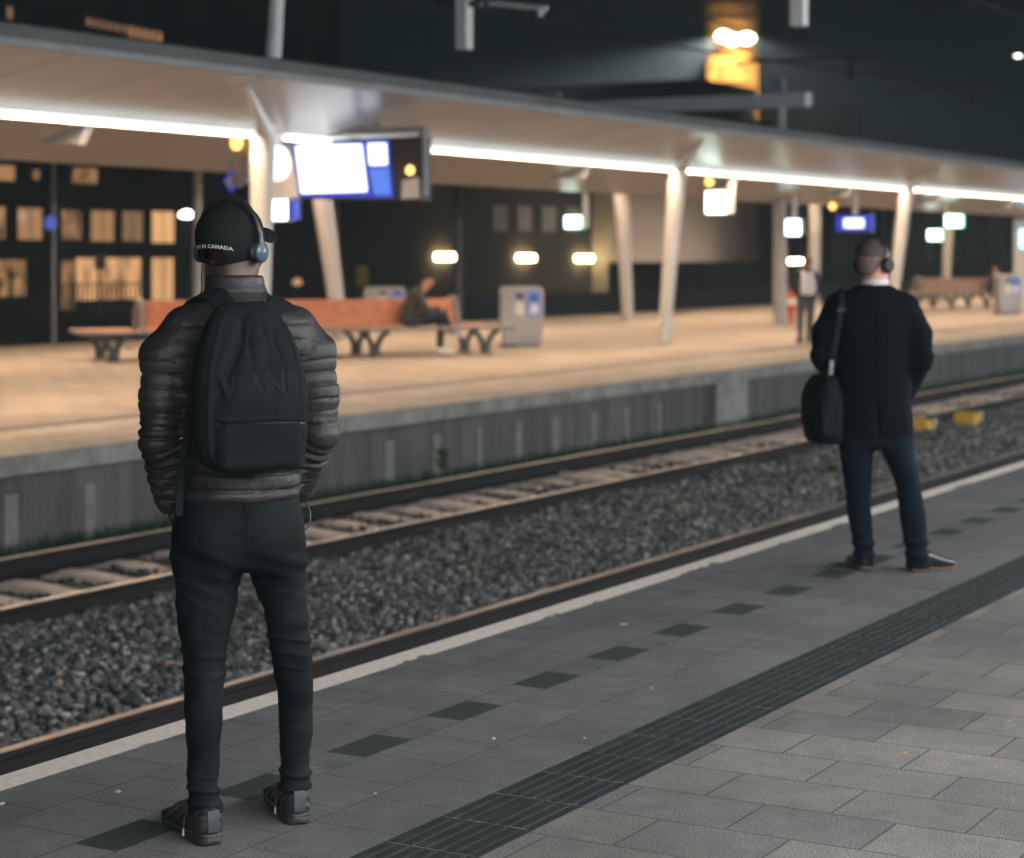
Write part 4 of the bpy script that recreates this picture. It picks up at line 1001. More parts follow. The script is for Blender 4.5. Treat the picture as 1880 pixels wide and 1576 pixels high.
# ================================================================== people
M['skin_dark'] = mat('dark_skin', (0.060, 0.030, 0.020), (0.045, 0.022, 0.015), 12, 0.5)
M['skin_pale'] = mat('pale_skin', (0.52, 0.25, 0.19), (0.44, 0.18, 0.14), 12, 0.5)
M['hair_black'] = mat('black_hair', (0.010, 0.009, 0.008), None, 60, 0.7, bmp=0.5, bscale=300)
m, nt, b = nodes_of('puffer_nylon')
vec = coords(nt)
f = ramp(nt, noise(nt, vec, 9, 5, 0.6), 0.35, 0.68); f2 = ramp(nt, noise(nt, vec, 3.0, 3, 0.6), 0.40, 0.65)
c_ = mix_col(nt, f, (0.009, 0.0088, 0.0098), (0.034, 0.0275, 0.026)); c_ = mix_col(nt, f2, c_, (0.006, 0.0063, 0.0075))
L(nt, c_, b.inputs['Base Color']); b.inputs['Roughness'].default_value = 0.54; b.inputs['Specular IOR Level'].default_value = 0.32
bump(nt, b, noise(nt, vec, 55, 3, 0.5), 0.35, 0.008)
M['puffer'] = m
M['denim'] = mat('black_denim', (0.0056, 0.0080, 0.0098), (0.0013, 0.0021, 0.0027), 7, 0.75, bmp=0.35, bscale=110, bdist=0.004, spec=0.10)
M['pack'] = mat('black_pack_cloth', (0.0074, 0.0100, 0.0112), (0.0050, 0.0068, 0.0077), 12, 0.9, bmp=0.25, bscale=240, bdist=0.002, spec=0.08)
M['pack_logo'] = mat('black_pack_appliqu', (0.0048, 0.0066, 0.0074), None, 12, 0.75, spec=0.14)
M['cap'] = mat('black_cap_cotton', (0.0075, 0.0088, 0.0095), (0.0042, 0.0052, 0.0058), 30, 0.9, bmp=0.3, bscale=260, bdist=0.002, spec=0.1)
M['stitch'] = mat('pale_embroidery', (0.55, 0.50, 0.46), (0.45, 0.41, 0.38), 60, 0.8)
M['shoe'] = mat('black_shoe_mesh', (0.008, 0.009, 0.011), (0.013, 0.015, 0.018), 60, 0.55, bmp=0.3, bscale=300, bdist=0.002)
M['shoe_grey'] = mat('grey_heel_panel', (0.045, 0.056, 0.066), (0.028, 0.036, 0.044), 40, 0.45)
M['sole'] = mat('black_rubber_sole', (0.014, 0.015, 0.016), (0.009, 0.010, 0.011), 30, 0.6)
M['cup'] = mat('blue_grey_ear_cup', (0.035, 0.065, 0.095), (0.030, 0.055, 0.080), 4, 0.30)
M['suit'] = mat('black_suit_wool', (0.0030, 0.0040, 0.0062), (0.0016, 0.0024, 0.0042), 10, 0.9, bmp=0.3, bscale=200, bdist=0.002, spec=0.06)
M['navy'] = mat('navy_trouser_wool', (0.0026, 0.0070, 0.0122), (0.0016, 0.0048, 0.0088), 8, 0.85, bmp=0.2, bscale=200, bdist=0.002, spec=0.08)
M['shirt'] = mat('white_shirt', (0.62, 0.58, 0.60), None, 6, 0.7)
M['leather'] = mat('black_leather', (0.012, 0.012, 0.013), (0.008, 0.008, 0.009), 20, 0.3)
M['tan_sole'] = mat('tan_heel', (0.075, 0.036, 0.018), None, 20, 0.6)
M['bag'] = mat('black_bag_nylon', (0.003, 0.0048, 0.0056), (0.005, 0.0072, 0.0082), 9, 0.8, bmp=0.3, bscale=120, spec=0.1)
M['chrome'] = mat('metal_buckle', (0.6, 0.58, 0.55), None, 10, 0.3, metal=1.0)
M['hair_brown'] = mat('short_brown_hair', (0.030, 0.021, 0.017), (0.018, 0.013, 0.011), 70, 0.75, bmp=0.6, bscale=260, bdist=0.004)
M['hair_fade'] = mat('cropped_hair_over_skin', (0.135, 0.092, 0.074), (0.085, 0.058, 0.047), 60, 0.7, bmp=0.4, bscale=300, bdist=0.003)

def head_fn(hc, yaw, tilt=0.0, h=0.235):
    """skull, jaw, brow, nose, eye hollows, lips and ears; face towards local +y turned by yaw"""
    Rz = rot_z(yaw)
    c, s = math.cos(tilt), math.sin(tilt); Rx = np.array([[1, 0, 0], [0, c, -s], [0, s, c]]); Rm = Rz @ Rx
    k = h / 0.235
    def fn(P):
        q = ((P - np.asarray(hc)) @ Rm) / k
        d = ell(q, (0, -0.012, 0.035), (0.076, 0.098, 0.086))
        d = smin(d, ell(q, (0, 0.022, -0.035), (0.062, 0.070, 0.082)), 0.03)
        d = smin(d, ell(q, (0, 0.055, -0.095), (0.034, 0.032, 0.024)), 0.03)
        d = smin(d, ell(q, (0, 0.078, 0.022), (0.050, 0.018, 0.014)), 0.015)
        nz, _ = cone(q, (0, 0.086, 0.012), (0, 0.106, -0.026), 0.009, 0.014); d = smin(d, nz, 0.012)
        for sx in (1, -1):
            d = smax(d, -ell(q, (sx * 0.032, 0.096, 0.004), (0.020, 0.014, 0.012)), 0.012)
            d = smin(d, ell(q, (sx * 0.031, 0.079, 0.003), (0.013, 0.012, 0.010)), 0.004)
            d = smin(d, ell(q, (sx * 0.079, -0.004, -0.008), (0.010, 0.019, 0.031), rot_z(sx * 0.35)), 0.008)
            d = smin(d, ell(q, (sx * 0.045, 0.06, -0.022), (0.022, 0.025, 0.02)), 0.02)
        d = smin(d, ell(q, (0, 0.084, -0.058), (0.024, 0.012, 0.006)), 0.006)
        d = smin(d, ell(q, (0, 0.082, -0.070), (0.020, 0.012, 0.006)), 0.006)
        return d * k
    return fn, Rm
def hand_part(P, wrist, direc, palm_n, side, curl=0.5, k=0.95):
    """palm, four bent fingers of different length, thumb from the side of the palm"""
    D = np.asarray(direc, float); D /= np.linalg.norm(D); N = np.asarray(palm_n, float); N -= D * (N @ D); N /= np.linalg.norm(N); X = np.cross(D, N) * side
    w = np.asarray(wrist, float)
    Rm = np.stack([X, D, N], 1)
    d = rbox(P, w + D * 0.05 * k, (0.040 * k, 0.05 * k, 0.013 * k), 0.012, Rm)
    for i, (off, ln) in enumerate(((-0.030, 0.066), (-0.010, 0.076), (0.010, 0.072), (0.029, 0.056))):
        a = w + D * 0.095 * k + X * off * k
        a1 = a + (D * math.cos(curl * 0.6) + N * math.sin(curl * 0.6)) * ln * 0.45 * k
        a2 = a1 + (D * math.cos(curl * 1.4) + N * math.sin(curl * 1.4)) * ln * 0.32 * k
        a3 = a2 + (D * math.cos(curl * 2.0) + N * math.sin(curl * 2.0)) * ln * 0.25 * k
        f_, _ = limb(P, [a, a1, a2, a3], [0.0092 * k, 0.0086 * k, 0.008 * k, 0.0068 * k], 0.004); d = smin(d, f_, 0.004)
    a = w + D * 0.025 * k - X * 0.036 * k; a1 = a + (D * 0.6 - X * 0.55 + N * 0.35) * 0.042 * k; a2 = a1 + (D * 0.85 - X * 0.1 + N * 0.45) * 0.032 * k
    f_, _ = limb(P, [a, a1, a2], [0.013 * k, 0.0105 * k, 0.008 * k], 0.006)
    return smin(d, f_, 0.008)

# ------------------------------------------------------------------ the man in the puffer jacket
SA = 5.79 / F_PX
gA = at_z(440, 1519)
pA = empty('person', (gA.x, gA.y, 0), math.atan2(gA.y, gA.x) - math.pi / 2, 'man in dark quilted puffer jacket, black jeans and black cap standing nearest the camera', 'person')
def ax(u): return (u - 440) * SA
def az(v): return EYE + (HORIZON - v) * SA
# head and body
HCA = (ax(428), 0.015, 1.638); YA = R(-33)
headA, RA_ = head_fn(HCA, YA, R(-4), 0.232)
hipz = az(1000)
legL = [(0.03, ax(385), -0.10, 0.036, 0.040), (0.10, ax(378), -0.10, 0.034, 0.036), (0.25, ax(374), -0.09, 0.044, 0.052), (0.40, ax(375), -0.07, 0.048, 0.054), (0.55, ax(377), -0.05, 0.058, 0.066), (0.75, ax(384), -0.02, 0.078, 0.082), (0.86, ax(395), 0, 0.08, 0.10)]
legR = [(0.03, ax(543), 0.06, 0.036, 0.040), (0.10, ax(542), 0.06, 0.034, 0.036), (0.25, ax(543), 0.055, 0.042, 0.052), (0.40, ax(540), 0.05, 0.047, 0.054), (0.55, ax(530), 0.04, 0.055, 0.066), (0.75, ax(510), 0.01, 0.075, 0.082), (0.86, ax(490), 0, 0.08, 0.10)]
armLA = [(-0.150, -0.005, 1.402), (ax(303), -0.02, az(655)), (ax(297), -0.03, az(730)), (ax(292), -0.035, az(806)), (ax(309), 0.06, az(928))]
armRA = [(0.150, -0.005, 1.405), (ax(572), -0.012, az(650)), (ax(583), -0.02, az(725)), (ax(588), -0.02, az(796)), (ax(552), 0.10, az(908))]
def bodyA(P):
    d = headA(P)
    n_, _ = cone(P, (ax(432), -0.01, 1.46), (ax(430), 0.005, 1.60), 0.062, 0.058); d = smin(d, n_, 0.03)
    d = smin(d, loft(P, [(0.80, 0, 0, 0.155, 0.10), (0.98, 0, 0, 0.135, 0.09), (1.15, 0, 0, 0.13, 0.09), (1.32, 0, 0, 0.155, 0.10), (1.42, 0, 0, 0.145, 0.08), (1.48, 0, 0, 0.08, 0.06)], 2.2), 0.03)
    for lg in (legL, legR): d = smin(d, loft(P, [(z, x, y, rx * 0.8, ry * 0.8) for z, x, y, rx, ry in lg]), 0.03)
    for arm, sd in ((armLA, -1), (armRA, 1)):
        a_, _ = limb(P, arm, [0.05, 0.046, 0.042, 0.036, 0.026]); d = smin(d, a_, 0.02)
        w_ = np.array(arm[-1]); h_ = hand_part(P, w_ + np.array([sd * -0.002, 0.012, -0.02]), (-sd * 0.55, 0.45, -0.80), (-sd, 0.2, 0), sd, 0.35, 0.88); d = smin(d, h_, 0.012)
    return d
soft('body', bodyA, (-0.42, -0.25, 0.0), (0.42, 0.32, 1.80), 0.0056, M['skin_dark'], pA)

def baffle(s, sp, amp, ph=0.0, sharp=0.55):
    x = ((s / sp + ph) % 1.0 - 0.5) * sp          # 0 at the middle of a quilted tube
    e = sp / 2 - np.abs(x)
    return amp * (0.45 * (1 - (2 * x / sp) ** 2) - 1.15 * np.exp(-(e / 0.0036) ** 2))
def pucker(P, s, sp, ph=0.0, seed=15):
    e = sp / 2 - np.abs(((s / sp + ph) % 1.0 - 0.5) * sp)
    return 0.0022 * np.exp(-(e / 0.011) ** 2) * wob(P * np.array([1, 1, 0.25]), 170, seed) - 0.0028 * np.abs(wob(P * np.array([1, 1, 1.4]), 42, seed + 1))
torsoA = [(az(918), ax(437), 0.0, 0.166, 0.122), (az(905), ax(438), 0.0, 0.168, 0.125), (az(880), ax(440), 0, 0.170, 0.125), (1.10, ax(442), 0, 0.166, 0.122), (1.25, ax(442), 0, 0.180, 0.130), (1.36, ax(441), -0.005, 0.188, 0.126), (1.42, ax(440), -0.005, 0.182, 0.112), (1.455, ax(439), -0.005, 0.158, 0.098), (1.485, ax(436), -0.005, 0.115, 0.088), (1.508, ax(433), 0.0, 0.086, 0.080), (1.53, ax(432), 0.004, 0.078, 0.075), (az(508), ax(431), 0.006, 0.078, 0.074)]
def jacketA(P):
    z = P[:, 2]
    t = loft(P, torsoA, 2.2, 0.012)
    zz = z + 0.010 * wob(P, 9, 3) + 0.02 * P[:, 0] ** 2
    colz = np.clip((z - az(545)) / 0.02, 0, 1); hem = np.clip((az(893) - z) / 0.01, 0, 1)
    t = t - baffle(zz, 0.046, 0.0052) * (1 - colz) * (1 - hem) - 0.004 * np.exp(-((z - az(906)) / 0.012) ** 2) * 1.0 - 0.004 * colz
    t = t - (0.0035 * wob(P * np.array([1, 1, 1.3]), 30, 8) + pucker(P, zz, 0.046) * (1 - colz)) * (1 - hem * 0.5)
    # collar opening
    t = smax(t, -loft(P, [(1.50, ax(431), 0.006, 0.058, 0.055), (1.53, ax(431), 0.006, 0.064, 0.061), (1.58, ax(431), 0.006, 0.069, 0.066)], 2.0, 0.004), 0.006)
    d = t
    for arm, rad in ((armLA, [0.072, 0.066, 0.056, 0.050, 0.038]), (armRA, [0.072, 0.066, 0.056, 0.050, 0.038])):
        a_, s = limb(P, arm, rad, 0.02)
        s2 = s + 0.007 * wob(P, 18, 5) + 0.012 * (P[:, 0] - arm[1][0])
        L_ = 0.60
        a_ = a_ - baffle(s2, 0.0360, 0.0042) * np.clip((s - 0.06) / 0.06, 0.0, 1) * (0.8 + 0.3 * wob(P, 11, 12)) - 0.003 * wob(P * np.array([1, 1, 1.3]), 30, 6) - pucker(P, s2, 0.0360)
        # crushed folds at the elbow
        a_ = a_ - 0.0035 * np.exp(-((s - 0.36) / 0.10) ** 2) * np.sin(s * 190 + 5 * wob(P, 20, 9))
        # cut off at the cuff
        e = np.array(arm[-1]); dr = e - np.array(arm[-2]); dr /= np.linalg.norm(dr)
        a_ = smax(a_, (P - e) @ dr - 0.028, 0.008)
        d = smin(d, a_, 0.035)
    return d
soft('jacket', jacketA, (-0.40, -0.22, 0.86), (0.40, 0.26, 1.62), 0.0044, M['puffer'], pA)

# trousers
tl = [(0.070, ax(381), -0.10, 0.050, 0.057), (az(1448), ax(378), -0.10, 0.046, 0.052), (az(1425), ax(375), -0.10, 0.0425, 0.050), (az(1370), ax(375), -0.092, 0.048, 0.058), (az(1300), ax(375.5), -0.085, 0.0555, 0.066), (az(1230), ax(377), -0.07, 0.060, 0.066), (az(1180), ax(377), -0.06, 0.068, 0.072), (az(1120), ax(378), -0.045, 0.081, 0.084), (az(1060), ax(381), -0.025, 0.094, 0.10), (az(1025), ax(388), -0.01, 0.105, 0.112)]
tr = [(0.088, ax(543), 0.06, 0.051, 0.058), (az(1430), ax(542), 0.06, 0.047, 0.053), (az(1405), ax(542), 0.06, 0.0465, 0.052), (az(1370), ax(544), 0.06, 0.049, 0.058), (az(1300), ax(543), 0.055, 0.054, 0.066), (az(1230), ax(539), 0.05, 0.057, 0.066), (az(1180), ax(531), 0.045, 0.062, 0.072), (az(1120), ax(523), 0.035, 0.066, 0.082), (az(1060), ax(511), 0.02, 0.077, 0.098), (az(1025), ax(502), 0.0, 0.092, 0.112)]
hips = [(az(1045), ax(437), -0.005, 0.183, 0.112), (az(1010), ax(438), -0.01, 0.190, 0.130), (az(960), ax(438), -0.012, 0.184, 0.128), (az(915), ax(438), 0.0, 0.170, 0.116), (az(890), ax(438), 0.0, 0.160, 0.108)]
def jeansA(P):
    z = P[:, 2]
    d = loft(P, hips, 2.3, 0.03)
    # cleft between the buttocks / seat shape
    d = d - 0.018 * np.exp(-((np.abs(P[:, 0] - ax(438)) - 0.085) / 0.055) ** 2 - ((z - az(985)) / 0.06) ** 2) * (P[:, 1] < 0)
    for rows, sd in ((tl, 0), (tr, 1)):
        g_ = loft(P, rows, 2.05, 0.012)
        n1 = 2.2 * wob(P, 14, 21 + sd)
        kz = az(1205 if sd == 0 else 1195)
        fold = lambda a: np.maximum(0, np.sin(a)) ** 2.2 - 0.3
        g_ = g_ - 0.009 * np.exp(-((z - kz) / 0.06) ** 2) * fold(z * 150 + n1 * 2.6 + P[:, 0] * 22) * (0.6 + 0.6 * wob(P, 13, 27 + sd)) - 0.0078 * np.exp(-((z - 0.125) / 0.045) ** 2) * fold(z * 150 + n1 * 2.4 + P[:, 0] * 12)
        g_ = g_ - 0.0022 * wob(P * np.array([1, 1, 0.55]), 40, 31 + sd) - (0.011 if sd == 0 else 0.007) * np.abs(wob(P * np.array([0.8, 0.8, 1.5]), 19, 33 + sd)) - 0.005 * np.abs(wob(P * np.array([0.9, 0.9, 1.6]), 44, 36 + sd)) + 0.006
        hem_z = rows[0][0]
        g_ = g_ - 0.003 * np.exp(-((z - hem_z - 0.012) / 0.008) ** 2)
        d = smin(d, g_, 0.028)
    d = d - 0.0020 * np.exp(-((z - az(1030)) / 0.06) ** 2) * np.sin(z * 100 + P[:, 0] * 50 + 4 * wob(P, 12, 40)) - 0.0025 * np.exp(-((z - az(1085)) / 0.045) ** 2) * np.maximum(0, np.sin(z * 110 - np.abs(P[:, 0]) * 75 + 3 * wob(P, 14, 41)))
    return d
soft('trousers', jeansA, (-0.26, -0.24, 0.03), (0.26, 0.24, 1.02), 0.0046, M['denim'], pA)
w = MB()   # back yoke seam, centre seam and belt loop, pocket edges
def on_back(u, v, off=0.0):   # a point on the seat of the jeans by casting along +y
    x, z = ax(u), az(v); P = np.stack([np.full(160, x), np.linspace(-0.22, 0.0, 160), np.full(160, z)], 1); dd = jeansA(P); i = int(np.argmax(dd < 0)); return (x, P[i, 1] - off, z)
w.tube([on_back(454, v, 0.0015) for v in (922, 940, 960, 985, 1005)], 0.0022, 5)
w.strip([on_back(455, v, 0.003) for v in (916, 926, 938)], (1, 0, 0), 0.012, 0.004)
w.tube([on_back(u, v, 0.001) for u, v in ((340, 950), (380, 958), (420, 966), (454, 974), (490, 966), (530, 955), (550, 948))], 0.0018, 5)
for us in ((352, 420), (474, 540)):
    u0, u1 = us; w.tube([on_back(u, v, 0.001) for u, v in ((u0, 978), (u0 + 4, 1008), (u0 + 12, 1030), ((u0 + u1) / 2, 1036), (u1 - 12, 1030), (u1 - 2, 1008), (u1, 975), ((u0 + u1) / 2, 972), (u0, 978))], 0.0018, 5)
w.build('seam', M['denim'], pA, smooth=True)

# sneakers
def shoe(parent, heel, ang, L_, name='shoe', mat_u=None, mat_s=None, sneaker=True):
    """heel at the ground, foot pointing along local y"""
    t = MB(); M0 = Matrix.Translation(heel) @ Matrix.Rotation(ang, 4, 'Z')
    Rm = np.array(M0.to_3x3()); hp = np.array(heel)
    def plan(q):   # half width and centre line of the foot along its length
        yy = np.array([-0.03, 0, 0.03, 0.09, 0.15, 0.20, 0.25, 0.285, 0.31]) * L_ / 0.30
        hw = np.array([0.020, 0.035, 0.041, 0.041, 0.046, 0.051, 0.048, 0.038, 0.024]); cx = np.array([0, 0, 0, 0.002, 0.004, 0.004, 0.0, -0.004, -0.008])
        return np.interp(q[:, 1], yy, hw), np.interp(q[:, 1], yy, cx)
    def upper(P):
        q = (P - hp) @ Rm; hw, cx = plan(q)
        top = np.interp(q[:, 1] / L_ * 0.30, [-0.03, 0.0, 0.05, 0.09, 0.14, 0.20, 0.25, 0.31], [0.085, 0.098, 0.10, 0.108, 0.088, 0.066, 0.055, 0.040])
        zc, hz_ = (top + 0.012) / 2, (top - 0.012) / 2
        e = (np.abs((q[:, 0] - cx) / (hw * 0.97)) ** 2.3 + np.abs((q[:, 2] - zc) / hz_) ** 2.6) ** (1 / 2.4)
        d = (e - 1) * np.minimum(hw, hz_) * 0.8
        ylen = smax(-q[:, 1] - 0.022, q[:, 1] - L_ * 0.985, 0.01); d = smax(d, ylen, 0.03)
        if sneaker:
            d = d - 0.0016 * np.sin(q[:, 2] * 190 + q[:, 1] * 130) * np.clip(np.abs(q[:, 0]) / 0.03, 0, 1)
        return d
    def sole(P):
        q = (P - hp) @ Rm; hw, cx = plan(q)
        d = (np.abs(q[:, 0] - cx) - hw * 1.04) * 0.8
        lift = np.interp(q[:, 1] / L_ * 0.30, [0, 0.23, 0.31], [0, 0, 0.022]); arch = 0.006 * np.exp(-((q[:, 1] - 0.11) / 0.03) ** 2)
        hgt = np.interp(q[:, 1] / L_ * 0.30, [-0.03, 0.07, 0.12, 0.31], [0.036, 0.034, 0.027, 0.022]) if sneaker else np.interp(q[:, 1], [-0.03, 0.068, 0.072, 0.3], [0.028, 0.028, 0.022, 0.015])
        bot = lift + arch * (1 if sneaker else 0) + (0 if sneaker else np.clip((q[:, 1] - 0.070) / 0.004, 0, 1) * 0.006 * np.clip((0.13 - q[:, 1]) / 0.03, 0, 1))
        d = smax(d, np.maximum(q[:, 2] - hgt - lift, bot - q[:, 2]), 0.006)
        d = smax(d, smax(-q[:, 1] - 0.027, q[:, 1] - L_ * 1.0, 0.01), 0.02)
        if sneaker: d = d + 0.0025 * (np.abs(np.sin(q[:, 1] * 95)) < 0.22) * (q[:, 2] < 0.02) + 0.002 * np.exp(-((q[:, 2] - 0.022) / 0.0028) ** 2)
        return d
    lo = (hp[0] - 0.34, hp[1] - 0.34, -0.01); hi = (hp[0] + 0.34, hp[1] + 0.40, 0.15)
    u_ = soft(name, upper, lo, hi, 0.0036, mat_u or M['shoe'], parent)
    soft('sole', sole, lo, hi, 0.0036, mat_s or M['sole'], u_)
    if sneaker:
        w = MB(); w.m = M0
        pts = []
        for z in (0.040, 0.055, 0.07, 0.085, 0.098): pts.append((0.0, -0.0245 - 0.0005 + 0.004 * ((z - 0.06) / 0.04) ** 2, z))
        w.strip(pts, (1, 0, 0), 0.032, 0.004); w.build('heel_panel', M['shoe_grey'], u_, smooth=False)
        w = MB(); w.m = M0
        for k in range(6):
            y = 0.115 + 0.022 * k; z = 0.098 - 0.0072 * k
            w.tube([(-0.036, y - 0.004, z - 0.026), (-0.018, y, z - 0.002), (0, y + 0.003, z + 0.004), (0.018, y, z - 0.002), (0.036, y - 0.004, z - 0.026)], 0.003, 6)
        w.tube([(0.0, 0.10, 0.105), (-0.03, 0.085, 0.098), (-0.048, 0.075, 0.06), (-0.05, 0.075, 0.02)], 0.0022, 6)
        w.tube([(0.0, 0.10, 0.105), (-0.022, 0.09, 0.117), (-0.040, 0.08, 0.098), (-0.02, 0.095, 0.10)], 0.0022, 6); w.build('lace', M['shoe'], u_, smooth=True)
        w = MB(); w.m = M0; w.tube([(-0.05, 0.075, 0.032), (-0.05, 0.075, 0.012)], 0.0028, 6); w.build('lace_tip', M['stitch'], u_)
    return u_
shoe(pA, (ax(388), -0.160, 0), R(22), 0.29)
shoe(pA, (ax(547), 0.018, 0), R(11), 0.29)

# cap
capc = np.array(HCA); CR = RA_ @ np.array([[1, 0, 0], [0, math.cos(R(14)), -math.sin(R(14))], [0, math.sin(R(14)), math.cos(R(14))]])
CO = (0.0, -0.012, 0.034); CS = (0.0895, 0.1135, 0.0955)
def capA(P):
    q = (P - capc) @ CR
    def dome(S_):
        r_ = (q - np.asarray(CO)) / np.asarray(S_)
        return ((np.hypot(r_[:, 0], r_[:, 1]) ** 2.0 + np.abs(r_[:, 2]) ** 2.35) ** (1 / 2.2) - 1) * 0.088
    o_ = dome(CS); i_ = dome(tuple(x - 0.010 for x in CS))
    d = np.maximum(o_, -i_)
    low = -0.030 + 0.30 * np.clip(q[:, 1], 0, 0.2)
    d = smax(d, low - q[:, 2], 0.003)
    # the half-moon opening above the strap at the back
    arch = np.sqrt((q[:, 0] / 0.042) ** 2 + ((q[:, 2] + 0.018) / 0.034) ** 2) - 1
    gap = np.maximum(arch * 0.03, q[:, 1] + 0.03); gap = np.maximum(gap, -(q[:, 2] + 0.016))
    d = smax(d, -gap, 0.002)
    # panel seams
    a_ = np.arctan2(q[:, 0], q[:, 1] + 0.012)
    seam = np.exp(-((np.abs(((a_ / (math.pi / 3)) + 0.5) % 1 - 0.5)) * (math.pi / 3) * np.hypot(q[:, 0], q[:, 1]) / 0.0022) ** 2)
    d = d + 0.0010 * seam * (q[:, 2] > 0.0) - 0.0012 * wob(P, 60, 4)
    # visor
    v = np.abs(q[:, 2] - 0.034 + 5.2 * q[:, 0] ** 2 + 0.06 * (q[:, 1] - 0.09)) - 0.0030
    vp = np.sqrt((q[:, 0] / 0.082) ** 2 + ((q[:, 1] - 0.085) / 0.080) ** 2) - 1
    v = smax(v, vp * 0.06, 0.003); v = smax(v, 0.060 - q[:, 1], 0.003); v = np.maximum(v, -i_)
    d = smin(d, v, 0.004)
    d = smin(d, ell(q, (0, -0.012, 0.1300), (0.009, 0.009, 0.005)), 0.002)
    return d
cap_o = soft('cap', capA, capc + np.array([-0.2, -0.2, -0.09]), capc + np.array([0.24, 0.24, 0.19]), 0.0030, M['cap'], pA)
# embroidery over the back opening
vs, fs = text_mesh('BORN IN CANADA', 0.0150, 0.0004, 1.12)
V2 = []
def cap_pt(xs, h, off):
    """a point on the cap's back: arc offset xs to the right seen from behind, height h"""
    zrel = (h - CO[2]) / CS[2]; rr = math.sqrt(max(0.05, 1 - zrel * zrel)); a = xs / (0.095 * rr)
    p = np.array([CO[0] + (CS[0] * rr + off) * math.sin(a), CO[1] - (CS[1] * rr + off) * math.cos(a), h])
    return p
for layer in (0.0012, 0.0028):
    for v in vs:
        x = v.x; arc = 0.026 - 3.2 * x * x * 0.9
        p = cap_pt(x, arc + v.y, layer); V2.append(tuple(capc + CR @ p))
n = len(vs); w = MB(); w.add(V2, [tuple(i + n for i in f_) for f_ in fs])
w.build('embroidery', M['stitch'], cap_o)
w = MB(); w.strip([capc + CR @ cap_pt(x, -0.021, 0.002) for x in np.linspace(-0.052, 0.052, 11)], tuple(CR @ np.array([0, 0, 1.0])), 0.012, 0.003); w.build('strap', M['cap'], cap_o)
w = MB(); w.strip([capc + CR @ cap_pt(x, -0.021, 0.0045) for x in (-0.006, 0.0, 0.006)], tuple(CR @ np.array([0, 0, 1.0])), 0.006, 0.002); w.build('buckle', M['chrome'], cap_o)

# headphones
hp_ = empty('headphones', pA.matrix_basis @ Vector(HCA), pA.rotation_euler.z + YA, 'black on-ear headphones with blue-grey cup discs worn over the black cap', 'headphones')
w = MB()
arc = []
for k in range(25):
    a = R(-8) + R(196) * k / 24; arc.append((0.106 * math.cos(a), -0.020 - 0.006 * math.sin(a), 0.0 + 0.002 + 0.1455 * math.sin(a)))
w.strip(arc, (0, 1, 0), 0.017, 0.007); w.build('headband', M['black'], hp_, smooth=True)
w = MB(); arc2 = [(x * 0.955, y, z * 0.965 - 0.001) for x, y, z in arc[6:19]]
w.strip(arc2, (0, 1, 0), 0.020, 0.006); w.build('headband_pad', M['black'], hp_, smooth=True)
for s_ in (1, -1):
    w = MB(); w.lathe([(0.028, s_ * 0.072), (0.031, s_ * 0.080), (0.031, s_ * 0.088), (0.027, s_ * 0.093)][::1 if s_ > 0 else -1], 28, (0, -0.012, -0.012), 'x'); cu = w.build('ear_cup', M['black'], hp_, smooth=True)
    w = MB(); w.lathe([(0.0275, s_ * 0.094), (0.0300, s_ * 0.0965), (0.0300, s_ * 0.106), (0.027, s_ * 0.109)][::1 if s_ > 0 else -1], 32, (0, -0.012, -0.012), 'x'); w.build('cup_disc', M['cup'], cu, smooth=True)
    w = MB(); w.strip([(s_ * 0.1045, -0.020, 0.045), (s_ * 0.1055, -0.019, 0.025), (s_ * 0.103, -0.017, 0.012)], (0, 1, 0), 0.011, 0.006); w.build('slider', M['black'], cu)
w = MB(); w.tube([(-0.095, -0.012, -0.042), (-0.094, -0.02, -0.08), (-0.082, -0.035, -0.115), (-0.074, -0.055, -0.135)], 0.0016, 6); w.build('cable', M['black'], hp_, smooth=True)

# backpack
bk = empty('backpack', pA.matrix_basis @ Vector((0, 0, 0)), pA.rotation_euler.z, 'black cloth backpack with raised lettering on the back of the man in the puffer jacket', 'backpack')
PK = R(11); PRm = rot_z(PK); PO = np.array([ax(459), -0.195, 0.0])
SP = 5.55 / 5.79
def pz(v): return EYE + (HORIZON - v) * SA * SP
packrows = [(pz(869), 0.00, 0.0, 0.100, 0.050), (pz(858), 0.0, -0.005, 0.122, 0.072), (pz(835), 0.0, -0.01, 0.142, 0.085), (pz(800), 0.0, -0.012, 0.150, 0.092), (pz(740), 0.0, -0.012, 0.152, 0.092), (pz(690), -0.002, -0.008, 0.146, 0.086), (pz(640), -0.004, -0.002, 0.130, 0.074), (pz(595), -0.006, 0.010, 0.104, 0.056), (pz(568), -0.006, 0.025, 0.078, 0.036), (pz(555), -0.006, 0.035, 0.055, 0.022)]
